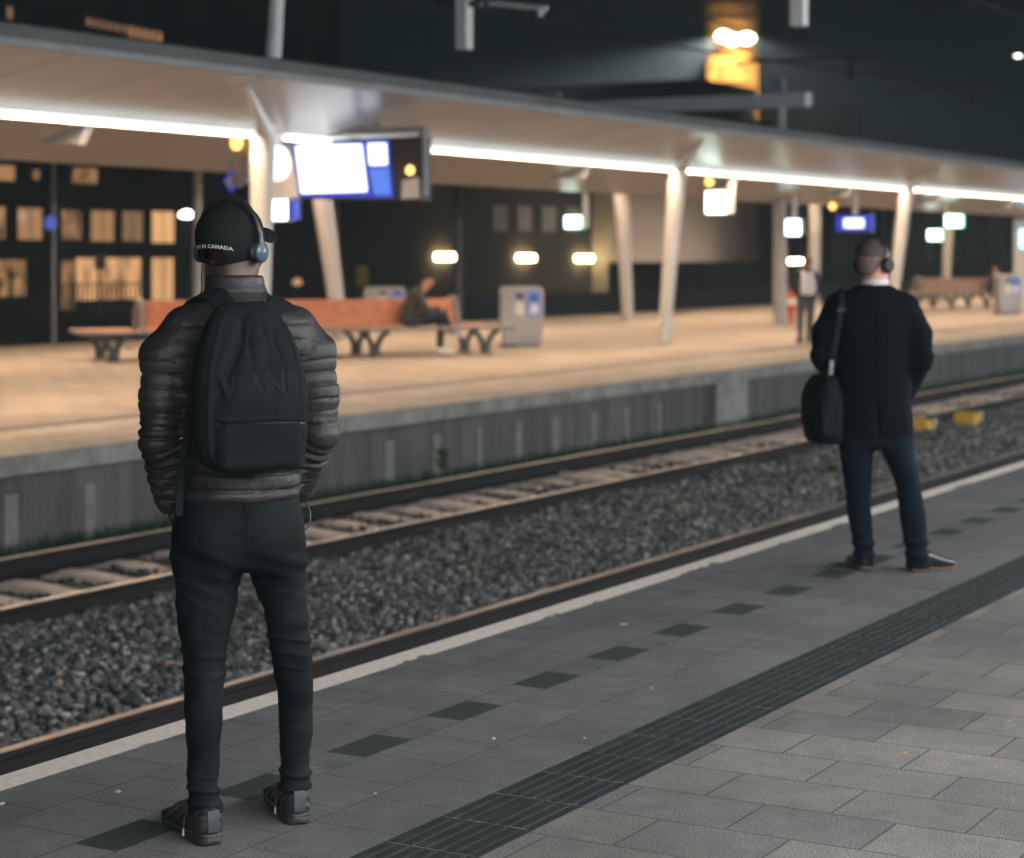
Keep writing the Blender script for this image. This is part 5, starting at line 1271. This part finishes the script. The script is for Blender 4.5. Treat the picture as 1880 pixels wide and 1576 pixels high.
def packA(P):
    q = (P - PO) @ PRm; z = q[:, 2]
    d = loft(q * np.array([0.935, 1, 1]), packrows, 2.8, 0.02)
    # sagging folds towards the top left, slack cloth
    d = d - 0.0035 * wob(q * np.array([1, 1, 0.7]), 15, 51) - 0.010 * np.abs(wob(q * np.array([1.2, 1, 0.6]), 20, 52)) - 0.004 * np.abs(wob(q * np.array([0.8, 1, 1.3]), 38, 55)) + 0.005
    d = d + 0.010 * np.exp(-((q[:, 0] + 0.085 - 0.35 * (z - pz(700))) / 0.016) ** 2) * np.clip((z - pz(760)) / 0.08, 0, 1) * (q[:, 1] < -0.02)
    d = d + 0.006 * np.exp(-((z - pz(620) - 0.4 * q[:, 0]) / 0.010) ** 2) * (np.abs(q[:, 0] - 0.02) < 0.08) * (q[:, 1] < 0)
    for xo, sl in ((-0.045, 0.22), (-0.012, 0.10), (0.030, -0.06), (0.062, -0.22)):
        d = d + 0.0065 * np.exp(-((q[:, 0] - xo - sl * (z - pz(640)) - 0.006 * np.sin(z * 45 + xo * 90)) / 0.007) ** 2) * np.exp(-((z - pz(632)) / 0.055) ** 2) * (q[:, 1] < -0.01)
    # front pocket: lower bulge with an edge below the lettering
    pk = rbox(q, (0.012, -0.075, pz(815)), (0.122, 0.036, 0.072), 0.03)
    d = smin(d, pk - 0.003 * wob(q, 26, 53), 0.012)
    # zip channels: pocket mouth and the seam round the main panel
    d = d + 0.006 * np.exp(-((z - pz(775) - 0.004 * np.sin(q[:, 0] * 30)) / 0.0045) ** 2) * (np.abs(q[:, 0] - 0.012) < 0.118) * (q[:, 1] < -0.03)
    d = d - 0.0045 * np.exp(-((z - pz(768)) / 0.006) ** 2) * (np.abs(q[:, 0] - 0.012) < 0.122) * (q[:, 1] < -0.03)
    side = np.abs(np.abs(q[:, 0]) - np.interp(z, [r_[0] for r_ in packrows], [r_[3] for r_ in packrows]) * 0.86)
    d = d - 0.0035 * np.exp(-(side / 0.005) ** 2) * (q[:, 1] < -0.01)
    return d
soft('bag_body', packA, (-0.20, -0.37, 0.96), (0.24, -0.02, 1.52), 0.0042, M['pack'], bk)
def pack_back(xl, z):   # the outer surface of the pack in its own frame
    ys_ = np.linspace(-0.16, 0.02, 140); q = np.stack([np.full(140, xl), ys_, np.full(140, z)], 1); P = q @ PRm.T + PO; dd = packA(P); i = int(np.argmax(dd < 0)); return ys_[i]
def pk_pt(xl, z, off): return tuple(np.array([xl, pack_back(xl, z) - off, z]) @ PRm.T + PO)
# raised letters, black on black: the long bar of the V runs over the A
vs, fs = text_mesh('ANS', 0.082, 0.0025, 1.02)
zc = pz(704)
w = MB(); n = len(vs)
def put(vs, fs, cx):
    base = [pk_pt(cx + v.x, zc + v.y, 0.0) for v in vs]; out = np.array([0, -1, 0]) @ PRm.T
    top = [tuple(np.array(p) + out * 0.0035) for p in base]; bot = [tuple(np.array(p) - out * 0.004) for p in base]
    n = len(vs); edges = {}
    for f_ in fs:
        for i in range(len(f_)):
            e = (f_[i], f_[(i + 1) % len(f_)]); edges[e] = 1
    rim = [e for e in edges if (e[1], e[0]) not in edges]
    w.add(top + bot, [tuple(f_) for f_ in fs] + [tuple(i + n for i in f_[::-1]) for f_ in fs] + [(a, a + n, b_ + n, b_) for a, b_ in rim])
put(vs, fs, 0.040)
V_ = [Vector(p) for p in ((-0.036, 0.032, 0), (-0.017, 0.032, 0), (0.0, -0.012, 0), (0.016, 0.042, 0), (0.150, 0.042, 0), (0.150, 0.034, 0), (0.028, 0.034, 0), (0.008, -0.033, 0), (-0.010, -0.033, 0))]
put(V_, [(0, 8, 2, 1), (8, 7, 2), (7, 6, 3, 2), (6, 5, 4, 3)], -0.074)
w.build('lettering', M['pack_logo'], bk)
for (x0, x1, v, nm) in ((-0.10, 0.125, 776, 'zip'),):
    w = MB(); w.tube([pk_pt(x, pz(v), -0.0005) for x in np.linspace(x0, x1, 14)], 0.0028, 6); w.build('zip', M['black'], bk, smooth=True)
    for xx in (x0 + 0.006, x1 - 0.008):
        w = MB(); w.tube([pk_pt(xx, pz(v) - 0.001, 0.004), pk_pt(xx + 0.012, pz(v) - 0.004, 0.005)], 0.0026, 6); w.build('zip_pull', M['chrome'] if xx > 0 else M['leather'], bk, smooth=True)
# shoulder straps over the jacket, grab loop, hanging strap ends
def on_jacket(x, y, off):   # top of the jacket at plan position
    zs = np.linspace(1.60, 1.20, 200); P = np.stack([np.full(200, x), np.full(200, y), zs], 1); dd = jacketA(P); i = int(np.argmax(dd < off)); return (x, y, zs[i])
for sx, us in ((-1, ((440, -0.125), (420, -0.105), (398, -0.080), (376, -0.047), (360, -0.008), (352, 0.035), (350, 0.075))), (1, ((472, -0.125), (488, -0.105), (503, -0.078), (514, -0.04), (519, 0.0), (521, 0.045), (522, 0.09)))):
    pts = [on_jacket(ax(u), y, 0.007) for u, y in us]
    pts[0] = (pts[0][0], pts[0][1] - 0.01, min(pts[0][2], pz(570)))
    w = MB(); w.strip(pts, (1, 0.15 * sx, -0.55 * sx), 0.060, 0.012); w.build('shoulder_strap', M['pack'], bk, smooth=False, bevel=0.004)
w = MB(); w.strip([(ax(446), -0.150, pz(566)), (ax(452), -0.165, pz(572)), (ax(462), -0.175, pz(579)), (ax(472), -0.165, pz(572)), (ax(480), -0.14, pz(560))], (0.2, -0.6, 0.75), 0.024, 0.006); w.build('grab_loop', M['pack'], bk, bevel=0.002)
w = MB(); w.strip([(ax(347), -0.13, az(790)), (ax(338), -0.145, az(830)), (ax(335), -0.145, az(880)), (ax(333), -0.14, az(935))], (1, 0.2, 0), 0.020, 0.003); w.build('strap_end', M['pack'], bk)
w = MB(); w.tube([(ax(552), 0.03, az(925)), (ax(562), 0.02, az(926)), (ax(570), 0.01, az(945)), (ax(568), 0.0, az(968)), (ax(560), -0.01, az(975))], 0.002, 6); w.build('cord_end', M['black'], bk, smooth=True)

# ------------------------------------------------------------------ the man in the suit
gB = at_z(1612, 1046)
tB = (gB).dot(FWD); SB = tB / F_PX
pB = empty('person', (gB.x, gB.y, 0), math.atan2(gB.y, gB.x) - math.pi / 2, 'man in black suit jacket and navy trousers with short brown hair, seen from behind', 'person')
def bx(u): return (u - 1612) * SB
def bz(v): return EYE + (HORIZON - v) * SB
HCB = (bx(1604), 0.01, bz(483)); YB = R(-38)
headB, RB_ = head_fn(HCB, YB, R(-3), 0.225)
armLB = [(bx(1541), 0.0, bz(567)), (bx(1515), -0.03, bz(610)), (bx(1511), -0.03, bz(655)), (bx(1540), 0.16, bz(712))]
armRB = [(bx(1660), 0.0, bz(566)), (bx(1687), -0.01, bz(612)), (bx(1691), -0.01, bz(658)), (bx(1665), 0.12, bz(722))]
def bodyB(P):
    d = headB(P)
    n_, _ = cone(P, (bx(1606), -0.01, bz(535)), (bx(1606), 0.0, bz(500)), 0.066, 0.060); d = smin(d, n_, 0.03)
    d = smin(d, loft(P, [(bz(806), bx(1608), 0, 0.10, 0.07), (bz(770), bx(1606), 0, 0.13, 0.10), (bz(660), bx(1604), 0, 0.13, 0.09), (bz(570), bx(1602), 0, 0.15, 0.09), (bz(540), bx(1603), 0, 0.13, 0.07)], 2.2), 0.03)
    for pts in (((bx(1576), 0, bz(806)), (bx(1577), 0.0, bz(930)), (bx(1588), 0, bz(1035))), ((bx(1644), 0, bz(806)), (bx(1672), 0.0, bz(930)), (bx(1684), 0, bz(1030)))):
        l_, _ = limb(P, pts, [0.055, 0.04, 0.03]); d = smin(d, l_, 0.012)
    for arm, sd in ((armLB, -1), (armRB, 1)):
        a_, _ = limb(P, arm, [0.05, 0.042, 0.036, 0.027]); d = smin(d, a_, 0.02)
        h_ = hand_part(P, np.array(arm[-1]) + np.array([0, 0.02, -0.015]), (-sd * 0.2, 0.5, -0.8), (-sd, 0.2, 0), sd, 0.5, 0.92); d = smin(d, h_, 0.012)
    return d
soft('body', bodyB, (-0.42, -0.25, 0.02), (0.42, 0.34, 1.72), 0.0075, M['skin_pale'], pB)
def hairB(P):
    q = (P - np.asarray(HCB)) @ RB_ / (0.225 / 0.235)
    d = ell(q, (0, -0.014, 0.040), (0.081, 0.104, 0.090)) - 0.002 * wob(P, 90, 7)
    d = smax(d, -(q[:, 2] - 0.035 - np.clip(q[:, 1], -0.02, 0.2) * 0.35), 0.006)
    return smax(d, q[:, 1] - 0.078, 0.01)
soft('hair', hairB, np.array(HCB) - 0.15, np.array(HCB) + 0.16, 0.0045, M['hair_brown'], pB)
def fadeB(P):
    q = (P - np.asarray(HCB)) @ RB_ / (0.225 / 0.235)
    d = ell(q, (0, -0.013, 0.035), (0.0785, 0.1005, 0.088)); d = smin(d, ell(q, (0, -0.05, -0.03), (0.058, 0.045, 0.060)), 0.03)
    d = smax(d, q[:, 2] - 0.055, 0.004); d = smax(d, -(q[:, 2] + 0.072), 0.01); return smax(d, q[:, 1] - 0.012, 0.006)
soft('hair', fadeB, np.array(HCB) - 0.16, np.array(HCB) + 0.16, 0.0045, M['hair_fade'], pB)
w = MB(); w.lathe([(0.070, -0.03), (0.072, 0.0), (0.068, 0.022)], 28, (bx(1607), 0.0, bz(521))); w.build('shirt_collar', M['shirt'], pB, smooth=True)
torsoB = [(bz(802), bx(1608), 0.0, 0.190, 0.135), (bz(770), bx(1608), 0, 0.188, 0.135), (bz(720), bx(1606), 0, 0.186, 0.13), (bz(660), bx(1604), 0, 0.188, 0.13), (bz(600), bx(1602), 0, 0.205, 0.132), (bz(565), bx(1602), 0, 0.205, 0.120), (bz(546), bx(1602), 0, 0.185, 0.098), (bz(534), bx(1603), 0, 0.135, 0.088), (bz(523), bx(1605), 0.0, 0.080, 0.076)]
def suitB(P):
    z = P[:, 2]
    d = loft(P, torsoB, 2.3, 0.012)
    d = d - 0.006 * wob(P * np.array([1, 1, 0.45]), 14, 61) - 0.007 * np.abs(wob(P * np.array([1.2, 1, 0.7]), 16, 62)) + 0.003
    d = d + 0.004 * np.exp(-((P[:, 0] - bx(1607)) / 0.004) ** 2) * (P[:, 1] < 0) + 0.016 * np.exp(-((P[:, 0] - bx(1612)) / 0.007) ** 2) * (P[:, 1] < 0) * np.clip((bz(735) - z) / 0.03, 0, 1)
    for arm in (armLB, armRB):
        a_, s = limb(P, arm, [0.080, 0.064, 0.060, 0.048], 0.02)
        a_ = a_ - 0.005 * np.exp(-((s - 0.30) / 0.08) ** 2) * np.sin(s * 110 + 4 * wob(P, 14, 63)) - 0.008 * np.abs(wob(P, 18, 64)) + 0.003
        e = np.array(arm[-1]); dr = e - np.array(arm[-2]); dr /= np.linalg.norm(dr); a_ = smax(a_, (P - e) @ dr - 0.02, 0.008)
        d = smin(d, a_, 0.035)
    return d
soft('suit_jacket', suitB, (-0.42, -0.24, bz(812)), (0.42, 0.30, 1.52), 0.0066, M['suit'], pB)
lB = [(bz(1042), bx(1588), 0.0, 0.058, 0.080), (bz(1020), bx(1587), 0.0, 0.057, 0.076), (bz(985), bx(1584), 0, 0.062, 0.078), (bz(930), bx(1577), 0, 0.067, 0.080), (bz(880), bx(1574), 0, 0.070, 0.088), (bz(835), bx(1572), 0, 0.083, 0.105), (bz(795), bx(1576), 0, 0.098, 0.115)]
rB = [(bz(1040), bx(1684), 0.0, 0.070, 0.082), (bz(1015), bx(1682), 0.0, 0.063, 0.076), (bz(980), bx(1678), 0, 0.061, 0.078), (bz(930), bx(1672), 0, 0.065, 0.080), (bz(880), bx(1664), 0, 0.069, 0.088), (bz(840), bx(1651), 0, 0.082, 0.105), (bz(800), bx(1640), 0, 0.098, 0.115)]
def trB(P):
    d = loft(P, [(bz(824), bx(1608), 0, 0.176, 0.11), (bz(800), bx(1608), 0, 0.182, 0.125), (bz(770), bx(1607), 0, 0.178, 0.12), (bz(740), bx(1607), 0, 0.165, 0.11)], 2.3, 0.03)
    for rows, sd in ((lB, 0), (rB, 1)):
        g_ = loft(P, rows, 2.1, 0.012); z = P[:, 2]
        g_ = g_ - 0.006 * np.exp(-((z - 0.11) / 0.07) ** 2) * np.sin(z * 95 + 2 * wob(P, 12, 70 + sd)) - 0.0035 * wob(P * np.array([1, 1, 0.4]), 22, 72 + sd) - 0.014 * np.abs(wob(P * np.array([1, 1, 0.8]), 15, 75 + sd)) + 0.006
        d = smin(d, g_, 0.03)
    return d
soft('trousers', trB, (-0.28, -0.2, 0.01), (0.32, 0.2, 0.95), 0.0066, M['navy'], pB)
shoe(pB, (bx(1588), -0.05, 0), R(12), 0.29, mat_u=M['leather'], mat_s=M['tan_sole'], sneaker=False)
shoe(pB, (bx(1676), -0.045, 0), R(-52), 0.27, mat_u=M['leather'], mat_s=M['tan_sole'], sneaker=False)
h2_ = empty('headphones', pB.matrix_basis @ Vector(HCB), pB.rotation_euler.z + YB, 'black over-ear headphones on the man in the suit', 'headphones')
w = MB(); arc = []
for k in range(25):
    a = R(-4) + R(188) * k / 24; arc.append((0.094 * math.cos(a), 0.004, 0.134 * math.sin(a)))
w.strip(arc, (0, 1, 0), 0.016, 0.006); w.build('headband', M['black'], h2_, smooth=True)
for s_ in (1, -1):
    w = MB(); w.lathe([(0.036, s_ * 0.074), (0.042, s_ * 0.082), (0.042, s_ * 0.098), (0.034, s_ * 0.108)][::1 if s_ > 0 else -1], 28, (0, 0.0, -0.012), 'x'); w.build('ear_cup', M['leather'], h2_, smooth=True)
# his shoulder bag on a long strap
bg_ = empty('shoulder_bag', pB.matrix_basis @ Vector((bx(1511), 0.02, bz(752))), pB.rotation_euler.z + R(18), 'black soft shoulder bag hanging at the left hip of the man in the suit', 'bag')
def bagB(P):
    z = P[:, 2]
    d = loft(P, [(-0.182, 0.012, 0, 0.070, 0.13), (-0.15, 0.01, 0, 0.088, 0.165), (-0.05, 0.0, 0, 0.092, 0.175), (0.06, -0.002, 0, 0.085, 0.17), (0.13, 0.004, 0, 0.062, 0.155), (0.175, 0.01, 0, 0.035, 0.13)], 3.0, 0.02)
    d = smin(d, rbox(P, (-0.01, -0.165, -0.05), (0.06, 0.03, 0.085), 0.025), 0.015)
    return d - 0.007 * wob(P, 13, 81) - 0.010 * np.abs(wob(P, 20, 82)) + 0.004
soft('bag_body', bagB, (-0.16, -0.26, -0.22), (0.16, 0.24, 0.22), 0.006, M['bag'], bg_)
Mi = bg_.matrix_basis.inverted()
def inbag(u, y, v): return tuple(Mi @ (pB.matrix_basis @ Vector((bx(u), y, bz(v)))))
w = MB(); w.strip([inbag(1546, 0.10, 538), inbag(1546, 0.02, 532), inbag(1548, -0.07, 540), inbag(1547, -0.125, 556), inbag(1543, -0.142, 585), inbag(1537, -0.145, 625), inbag(1530, -0.145, 665), inbag(1527, -0.135, 688), inbag(1524, -0.10, 712)], (1, 0.3, 0), 0.034, 0.005); w.build('strap', M['bag'], bg_)
w = MB(); w.strip([inbag(1547, -0.128, 566), inbag(1546, -0.146, 572)], (1, 0.3, 0), 0.046, 0.010); w.strip([inbag(1529, -0.150, 660), inbag(1528, -0.150, 674), inbag(1527, -0.145, 686)], (1, 0.3, 0), 0.022, 0.010); w.build('buckle', M['chrome'], bg_)

# ------------------------------------------------------------------ small figures on the far platform
M['jacket_olive'] = mat('dark_olive_jacket', (0.040, 0.042, 0.038), (0.028, 0.030, 0.028), 9, 0.8)
M['jeans_navy'] = mat('navy_jeans', (0.020, 0.026, 0.042), (0.013, 0.018, 0.030), 9, 0.85)
M['white_shoe'] = mat('white_trainer', (0.86, 0.83, 0.80), None, 9, 0.5)
M['coat_grey'] = mat('dark_grey_coat', (0.026, 0.030, 0.036), (0.018, 0.021, 0.026), 9, 0.8)
M['pack_white'] = mat('pale_backpack_cloth', (0.85, 0.79, 0.78), (0.74, 0.69, 0.68), 9, 0.7)
M['hair_ginger'] = mat('light_brown_hair', (0.23, 0.105, 0.05), (0.16, 0.07, 0.035), 50, 0.7)
M['jeans_grey'] = mat('grey_blue_jeans', (0.075, 0.085, 0.095), (0.05, 0.06, 0.07), 9, 0.85)
def figure(root, joints, mats_, hair, head_yaw=0.0, head_tilt=0.0, vox=0.013):
    """joints: head, neck, chest, waist, hip, and per side shoulder/elbow/wrist, hipj/knee/ankle/toe"""
    j = {k: np.array(v, float) for k, v in joints.items()}
    hf, Rm = head_fn(j['head'], head_yaw, head_tilt, 0.23)
    allp = np.array(list(j.values())); lo, hi = allp.min(0) - 0.22, allp.max(0) + 0.22; lo[2] = max(lo[2], -0.02)
    def body(P):
        d = hf(P)
        n_, _ = cone(P, j['chest'], j['head'] - np.array([0, 0, 0.06]), 0.07, 0.055); d = smin(d, n_, 0.03)
        t_, _ = limb(P, [j['chest'], j['waist'], j['hip']], [0.12, 0.11, 0.12]); d = smin(d, t_, 0.03)
        for s_, sd in (('l', -1), ('r', 1)):
            a_, _ = limb(P, [j['sh' + s_], j['el' + s_], j['wr' + s_]], [0.045, 0.038, 0.026]); d = smin(d, a_, 0.03)
            dr = j['wr' + s_] - j['el' + s_]; d = smin(d, hand_part(P, j['wr' + s_], dr, (-sd * 0.8, 0.3, -0.3), sd, 0.6), 0.01)
            l_, _ = limb(P, [j['hj' + s_], j['kn' + s_], j['an' + s_]], [0.07, 0.05, 0.036]); d = smin(d, l_, 0.03)
            f_, _ = cone(P, j['an' + s_], j['to' + s_], 0.035, 0.025); d = smin(d, f_, 0.02)
        return d
    soft('body', body, lo, hi, vox, mats_['skin'], root)
    def top(P):
        e1 = np.array([0.08, 0, 0])
        t1, _ = limb(P, [j['chest'] + e1, j['waist'] + e1 * 0.7, j['hip'] + e1 * 0.8 + np.array([0, 0, 0.02])], [0.125, 0.125, 0.13]); t2, _ = limb(P, [j['chest'] - e1, j['waist'] - e1 * 0.7, j['hip'] - e1 * 0.8 + np.array([0, 0, 0.02])], [0.125, 0.125, 0.13])
        d = smin(t1, t2, 0.05)
        c_, _ = cone(P, j['chest'], j['neck'], 0.09, 0.07); d = smin(d, c_, 0.04)
        for s_ in 'lr':
            a_, _ = limb(P, [j['sh' + s_], j['el' + s_], j['wr' + s_]], [0.072, 0.06, 0.045]); d = smin(d, a_, 0.03)
            dr = j['wr' + s_] - j['el' + s_]; 
        return d - 0.006 * wob(P, 16, 91)
    soft('jacket', top, lo, hi, vox, mats_['top'], root)
    def legs(P):
        d = None
        for s_ in 'lr':
            l_, _ = limb(P, [j['hj' + s_], j['kn' + s_], j['an' + s_] + (j['kn' + s_] - j['an' + s_]) * 0.08], [0.095, 0.07, 0.052]); d = l_ if d is None else smin(d, l_, 0.03)
        h_, _ = limb(P, [j['hjl'], j['hip'], j['hjr']], [0.10, 0.12, 0.10]); return smin(d, h_, 0.04) - 0.004 * wob(P, 20, 92)
    soft('trousers', legs, lo, hi, vox, mats_['legs'], root)
    for s_ in 'lr':
        a_, b_ = j['an' + s_], j['to' + s_]
        def sh(P, a_=a_, b_=b_):
            d, _ = cone(P, a_ - (b_ - a_) * 0.15 - np.array([0, 0, 0.03]), b_, 0.048, 0.036); e, _ = cone(P, a_, a_ - np.array([0, 0, 0.04]), 0.046, 0.05); return smin(d, e, 0.02)
        soft('shoe', sh, np.minimum(a_, b_) - 0.12, np.maximum(a_, b_) + 0.12, 0.009, mats_['shoe'], root)
    def hr(P):
        q = (P - j['head']) @ Rm; d = ell(q, (0, -0.018, 0.04), (0.085, 0.104, 0.092)); d = smin(d, ell(q, (0, -0.055, -0.01), (0.065, 0.05, 0.065)), 0.03)
        d = smax(d, -(q[:, 2] - 0.03 + np.where(q[:, 1] < 0, -q[:, 1] * 1.1, -q[:, 1] * 0.5)), 0.01); return smax(d, q[:, 1] - 0.085, 0.01) - 0.003 * wob(P, 60, 93)
    soft('hair', hr, j['head'] - 0.2, j['head'] + 0.2, 0.008, hair, root)
    return j
# seated man on the long bench, bent over a phone, knees crossed: faces along local +y
sp = at_z(800, 668, FAR_Z)
seat_dir = R(-36)
pC = empty('person', (sp.x, sp.y, FAR_Z), seat_dir - R(90) - R(38) + R(0), 'seated man in dark jacket bent forward on the long bench, white shoes', 'person')
bx_, by_ = math.cos(R(-36)), math.sin(R(-36))
pC.rotation_euler.z = R(214); pC.scale = (1.14, 1.14, 1.10)
pC.location = Vector((bc.x, bc.y, FAR_Z)) + Vector((bx_, by_, 0)) * 1.88 + Vector((by_, -bx_, 0)) * 0.50
jC = dict(head=(0.02, 0.17, 1.16), neck=(0.0, 0.06, 1.04), chest=(0.0, 0.0, 0.92), waist=(0, -0.08, 0.70), hip=(0, -0.10, 0.56), shl=(-0.19, 0.03, 0.92), ell=(-0.24, 0.16, 0.70), wrl=(-0.08, 0.34, 0.70), shr=(0.19, 0.03, 0.92), elr=(0.25, 0.16, 0.70), wrr=(0.09, 0.34, 0.72),
          hjl=(-0.10, -0.06, 0.54), knl=(-0.10, 0.38, 0.56), anl=(-0.08, 0.36, 0.10), tol=(-0.10, 0.56, 0.04), hjr=(0.10, -0.06, 0.54), knr=(0.02, 0.40, 0.66), anr=(-0.22, 0.54, 0.36), tor=(-0.30, 0.70, 0.30))
figure(pC, jC, dict(skin=M['skin_pale'], top=M['jacket_olive'], legs=M['jeans_navy'], shoe=M['white_shoe']), M['hair_black'], 0.0, R(-38))
w = MB(); w.box(-0.035, 0.035, -0.006, 0.006, -0.07, 0.07); ph_ = w.build('phone', M['black'], None, bevel=0.004)
ph_.location = pC.matrix_basis @ Vector((0.0, 0.44, 0.74)); ph_.rotation_euler = (R(-50), 0, pC.rotation_euler.z); tag(ph_, 'small dark phone held by the seated man on the long bench', 'phone')
# standing walker with a pale backpack, seen from behind
wp = at_z(1480, 630, FAR_Z)
pD = empty('person', (wp.x, wp.y, FAR_Z), YAW - R(90) + R(8), 'distant person walking away in dark coat with light brown hair, left of the suited man', 'person')
jD = dict(head=(0.03, 0.03, 1.55), neck=(0.01, 0.0, 1.42), chest=(0, 0, 1.28), waist=(0, 0, 1.05), hip=(0, 0, 0.90), shl=(-0.18, 0, 1.33), ell=(-0.22, 0.02, 1.06), wrl=(-0.16, 0.16, 0.95), shr=(0.18, 0, 1.33), elr=(0.26, 0.02, 1.08), wrr=(0.22, 0.14, 0.88),
          hjl=(-0.09, 0, 0.86), knl=(-0.11, 0.03, 0.48), anl=(-0.15, -0.12, 0.09), tol=(-0.16, 0.05, 0.04), hjr=(0.09, 0, 0.86), knr=(0.10, 0.07, 0.48), anr=(0.09, 0.10, 0.09), tor=(0.10, 0.27, 0.04))
figure(pD, jD, dict(skin=M['skin_pale'], top=M['coat_grey'], legs=M['jeans_grey'], shoe=M['leather']), M['hair_ginger'], R(-15), R(-6))
bD = empty('backpack', pD.location, pD.rotation_euler.z, 'pale whitish backpack on the distant walker in the dark coat', 'backpack')
soft('bag_body', lambda P: loft(P, [(0.93, -0.02, -0.20, 0.12, 0.07), (1.0, -0.02, -0.21, 0.15, 0.095), (1.2, -0.02, -0.20, 0.15, 0.09), (1.33, -0.02, -0.17, 0.12, 0.06), (1.38, -0.02, -0.15, 0.06, 0.03)], 2.8, 0.02) - 0.005 * wob(P, 18, 95), (-0.25, -0.36, 0.88), (0.22, -0.05, 1.45), 0.011, M['pack_white'], bD)
for s_ in (-1, 1):
    w = MB(); w.strip([(s_ * 0.10 - 0.01, -0.16, 1.34), (s_ * 0.11, -0.08, 1.42), (s_ * 0.12, 0.03, 1.425), (s_ * 0.12, 0.13, 1.32)], (1, 0, 0), 0.05, 0.012); w.build('shoulder_strap', M['pack_white'], bD)
# seated person on the far bench at the right, only a dark shape and a lit face
ep = at_z(1824, 566, FAR_Z)
pE = empty('person', (ep.x, ep.y, FAR_Z), R(-150), 'dim seated person in dark clothes at the end of the far right bench', 'person')
jE = {k: v for k, v in jC.items()}
jE.update(head=(0.0, 0.06, 1.22), neck=(0, 0.0, 1.08), anr=(0.10, 0.36, 0.10), tor=(0.12, 0.56, 0.04), knr=(0.12, 0.38, 0.56))
figure(pE, jE, dict(skin=M['skin_pale'], top=M['coat_grey'], legs=M['jeans_navy'], shoe=M['leather']), M['hair_ginger'], 0.0, 0.0, 0.018)
